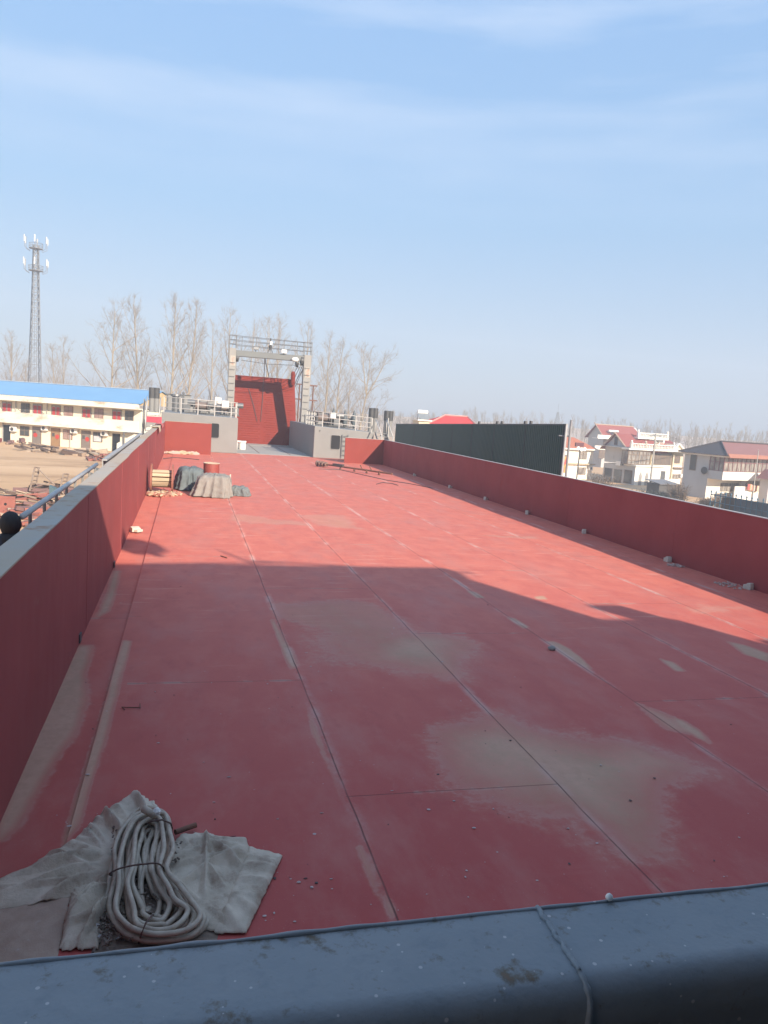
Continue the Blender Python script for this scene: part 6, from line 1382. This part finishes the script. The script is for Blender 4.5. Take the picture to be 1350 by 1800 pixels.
# blue sheet fence at the right edge, dry bushes, a car roof
bl = thing('blue_sheet_fence', 'dark blue steel sheet fence with pointed posts at the lower right edge', 'fence', (48, 52, GR))
p0_, p1_, p2_ = ax(1250, 869, 50), ax(1292, 876, 50), ax(1362, 888, 50); bo = bl.location
def seg(a, b, name, m_, thick=.04):
    a = a - bo; b = b - bo; d = (b - a); n_ = Vector((-d.y, d.x, 0)).normalized() * thick; m = MB(); m.add([Vector((a.x, a.y, 0)), Vector((b.x, b.y, 0)), Vector((b.x, b.y, b.z)), Vector((a.x, a.y, a.z)), Vector((a.x, a.y, 0)) + n_, Vector((b.x, b.y, 0)) + n_, Vector((b.x, b.y, b.z)) + n_, Vector((a.x, a.y, a.z)) + n_], [(3, 2, 1, 0), (4, 5, 6, 7), (0, 1, 5, 4), (2, 3, 7, 6), (1, 2, 6, 5), (3, 0, 4, 7)]); return m.build(name, m_, bl)
blue_m = mat('dark_blue_sheet', (.035, .06, .095), (.045, .07, .10), 1, .5)
pm = ax(1270, 874, 50); seg(pm, p1_, 'fence_panel', mat('dark_brown_panel', (.05, .04, .04), None, 2)); seg(p1_, p2_, 'fence_panel', blue_m)
m = MB()
for k in range(13): q = p0_.lerp(p2_, k / 12) - bo; m.lathe([(.05, 0), (.05, q.z + .2), (.1, q.z + .25), (.01, q.z + .45)], (q.x, q.y, 0), 'Z', 6)
a, b = p0_ - bo, p2_ - bo; m.tube([a, b], .05, 6); m.tube([a - Vector((0, 0, .7)), b - Vector((0, 0, .7))], .04, 6); m.build('fence_post', mat('blue_post', (.05, .13, .19), None, 2), bl)
def bush(px, py, y, H, w, seed, label, m_=None, n=90):
    b = ay(px, py, y); rr = random.Random(seed); m = MB()
    for k in range(n):
        a = rr.uniform(0, 6.28); p = Vector((rr.gauss(0, w * .25), rr.gauss(0, w * .25), 0)); L = H * rr.uniform(.4, 1.0); d = Vector((math.cos(a) * .45, math.sin(a) * .45, 1)).normalized()
        q = p + d * L; m.tube([p, q], [.04, .015], 3, cap=False)
        for j in range(5): s = p.lerp(q, rr.uniform(.3, 1)); d2 = Vector((rr.gauss(0, 1), rr.gauss(0, 1), rr.uniform(.0, 1.2))).normalized(); m.tube([s, s + d2 * rr.uniform(.3, .9)], [.025, .01], 3, cap=False)
    o = m.build('bush', m_ or mat('dry_bush', (.20, .15, .11), (.13, .10, .08), .8, .95)); o.location = (b.x, y, GR); tag(o, label, 'bush')
bush(1193, 850, 84, 2.6, 1.6, 1, 'bare brown bush by the left corner of the right house'); bush(1245, 868, 78, 1.3, 1.6, 2, 'low dry bush at the foot of the shaded side wall'); bush(1098, 845, 88, .8, 4.0, 3, 'dark scrub below the three grey annex windows', mat('dark_scrub', (.07, .075, .06), None, 1)); bush(1160, 850, 86, 1.0, 5.0, 4, 'dark hedge at the foot of the white annex front', mat('dark_scrub', (.07, .075, .06)), 150); bush(1056, 838, 90, 3.0, 2.0, 5, 'brown brush in the gap between the first two houses'); bush(1270, 872, 76, 1.8, 1.0, 6, 'thin bare shrub before the blue fence')
c = ay(1172, 846, 90); sh = thing('tool_shed', 'small dark lean to shed between the cream house and the right house', 'shed', (c.x, 90, GR), TH_)
m = MB(); m.box((-1.4, 0, 0), (2.0, 2.0, 1.7)); m.build('wall', mat('shed_dark', (.09, .085, .08), None, 2), sh); m = MB(); m.prism([(-1.6, -.3, 1.7), (-1.6, 2.2, 2.1), (-1.6, 2.2, 2.18), (-1.6, -.3, 1.78)], (3.9, 0, 0)); m.build('roof', mat('grey_sheet', (.2, .2, .21), None, 2), sh)
c = ay(1074, 848, 80); car = thing('parked_car', 'white parked car roof just showing over the right wall below the annex', 'car', (c.x, 80, GR), .3)
m = MB(); m.prism([(-2.1, -.8, .3), (2.1, -.8, .3), (2.1, -.8, .85), (1.2, -.8, 1.0), (.6, -.8, 1.5), (-1.2, -.8, 1.5), (-1.9, -.8, 1.0), (-2.1, -.8, .9)], (0, 1.6, 0)); m.build('body', white_paint, car, bevel=.1)
m = MB(); m.prism([(1.05, -.81, 1.0), (.55, -.81, 1.42), (-1.15, -.81, 1.42), (-1.7, -.81, 1.0)], (0, -.01, 0)); m.build('window', glass, car)
for x in (-1.3, 1.3):
    m = MB(); m.lathe([(.2, -.86), (.32, -.84), (.32, -.66), (.2, -.64)], (x, 0, .32), 'Y', 16); m.build('wheel', dark_steel, car)

# ------------------------------------------------------------------ air
HAZE = .0016
m = MB(); m.box((-420, -60, -9), (520, 560, 62))
hm = bpy.data.materials.new('haze_air'); hm.use_nodes = True; nt = hm.node_tree; nt.nodes.remove(nt.nodes['Principled BSDF'])
pv = nt.nodes.new('ShaderNodeVolumePrincipled'); pv.inputs['Color'].default_value = (.84, .91, 1.0, 1); pv.inputs['Density'].default_value = HAZE; pv.inputs['Anisotropy'].default_value = .0
nt.links.new(pv.outputs[0], nt.nodes['Material Output'].inputs['Volume'])
tag(m.build('haze', hm), kind='stuff')
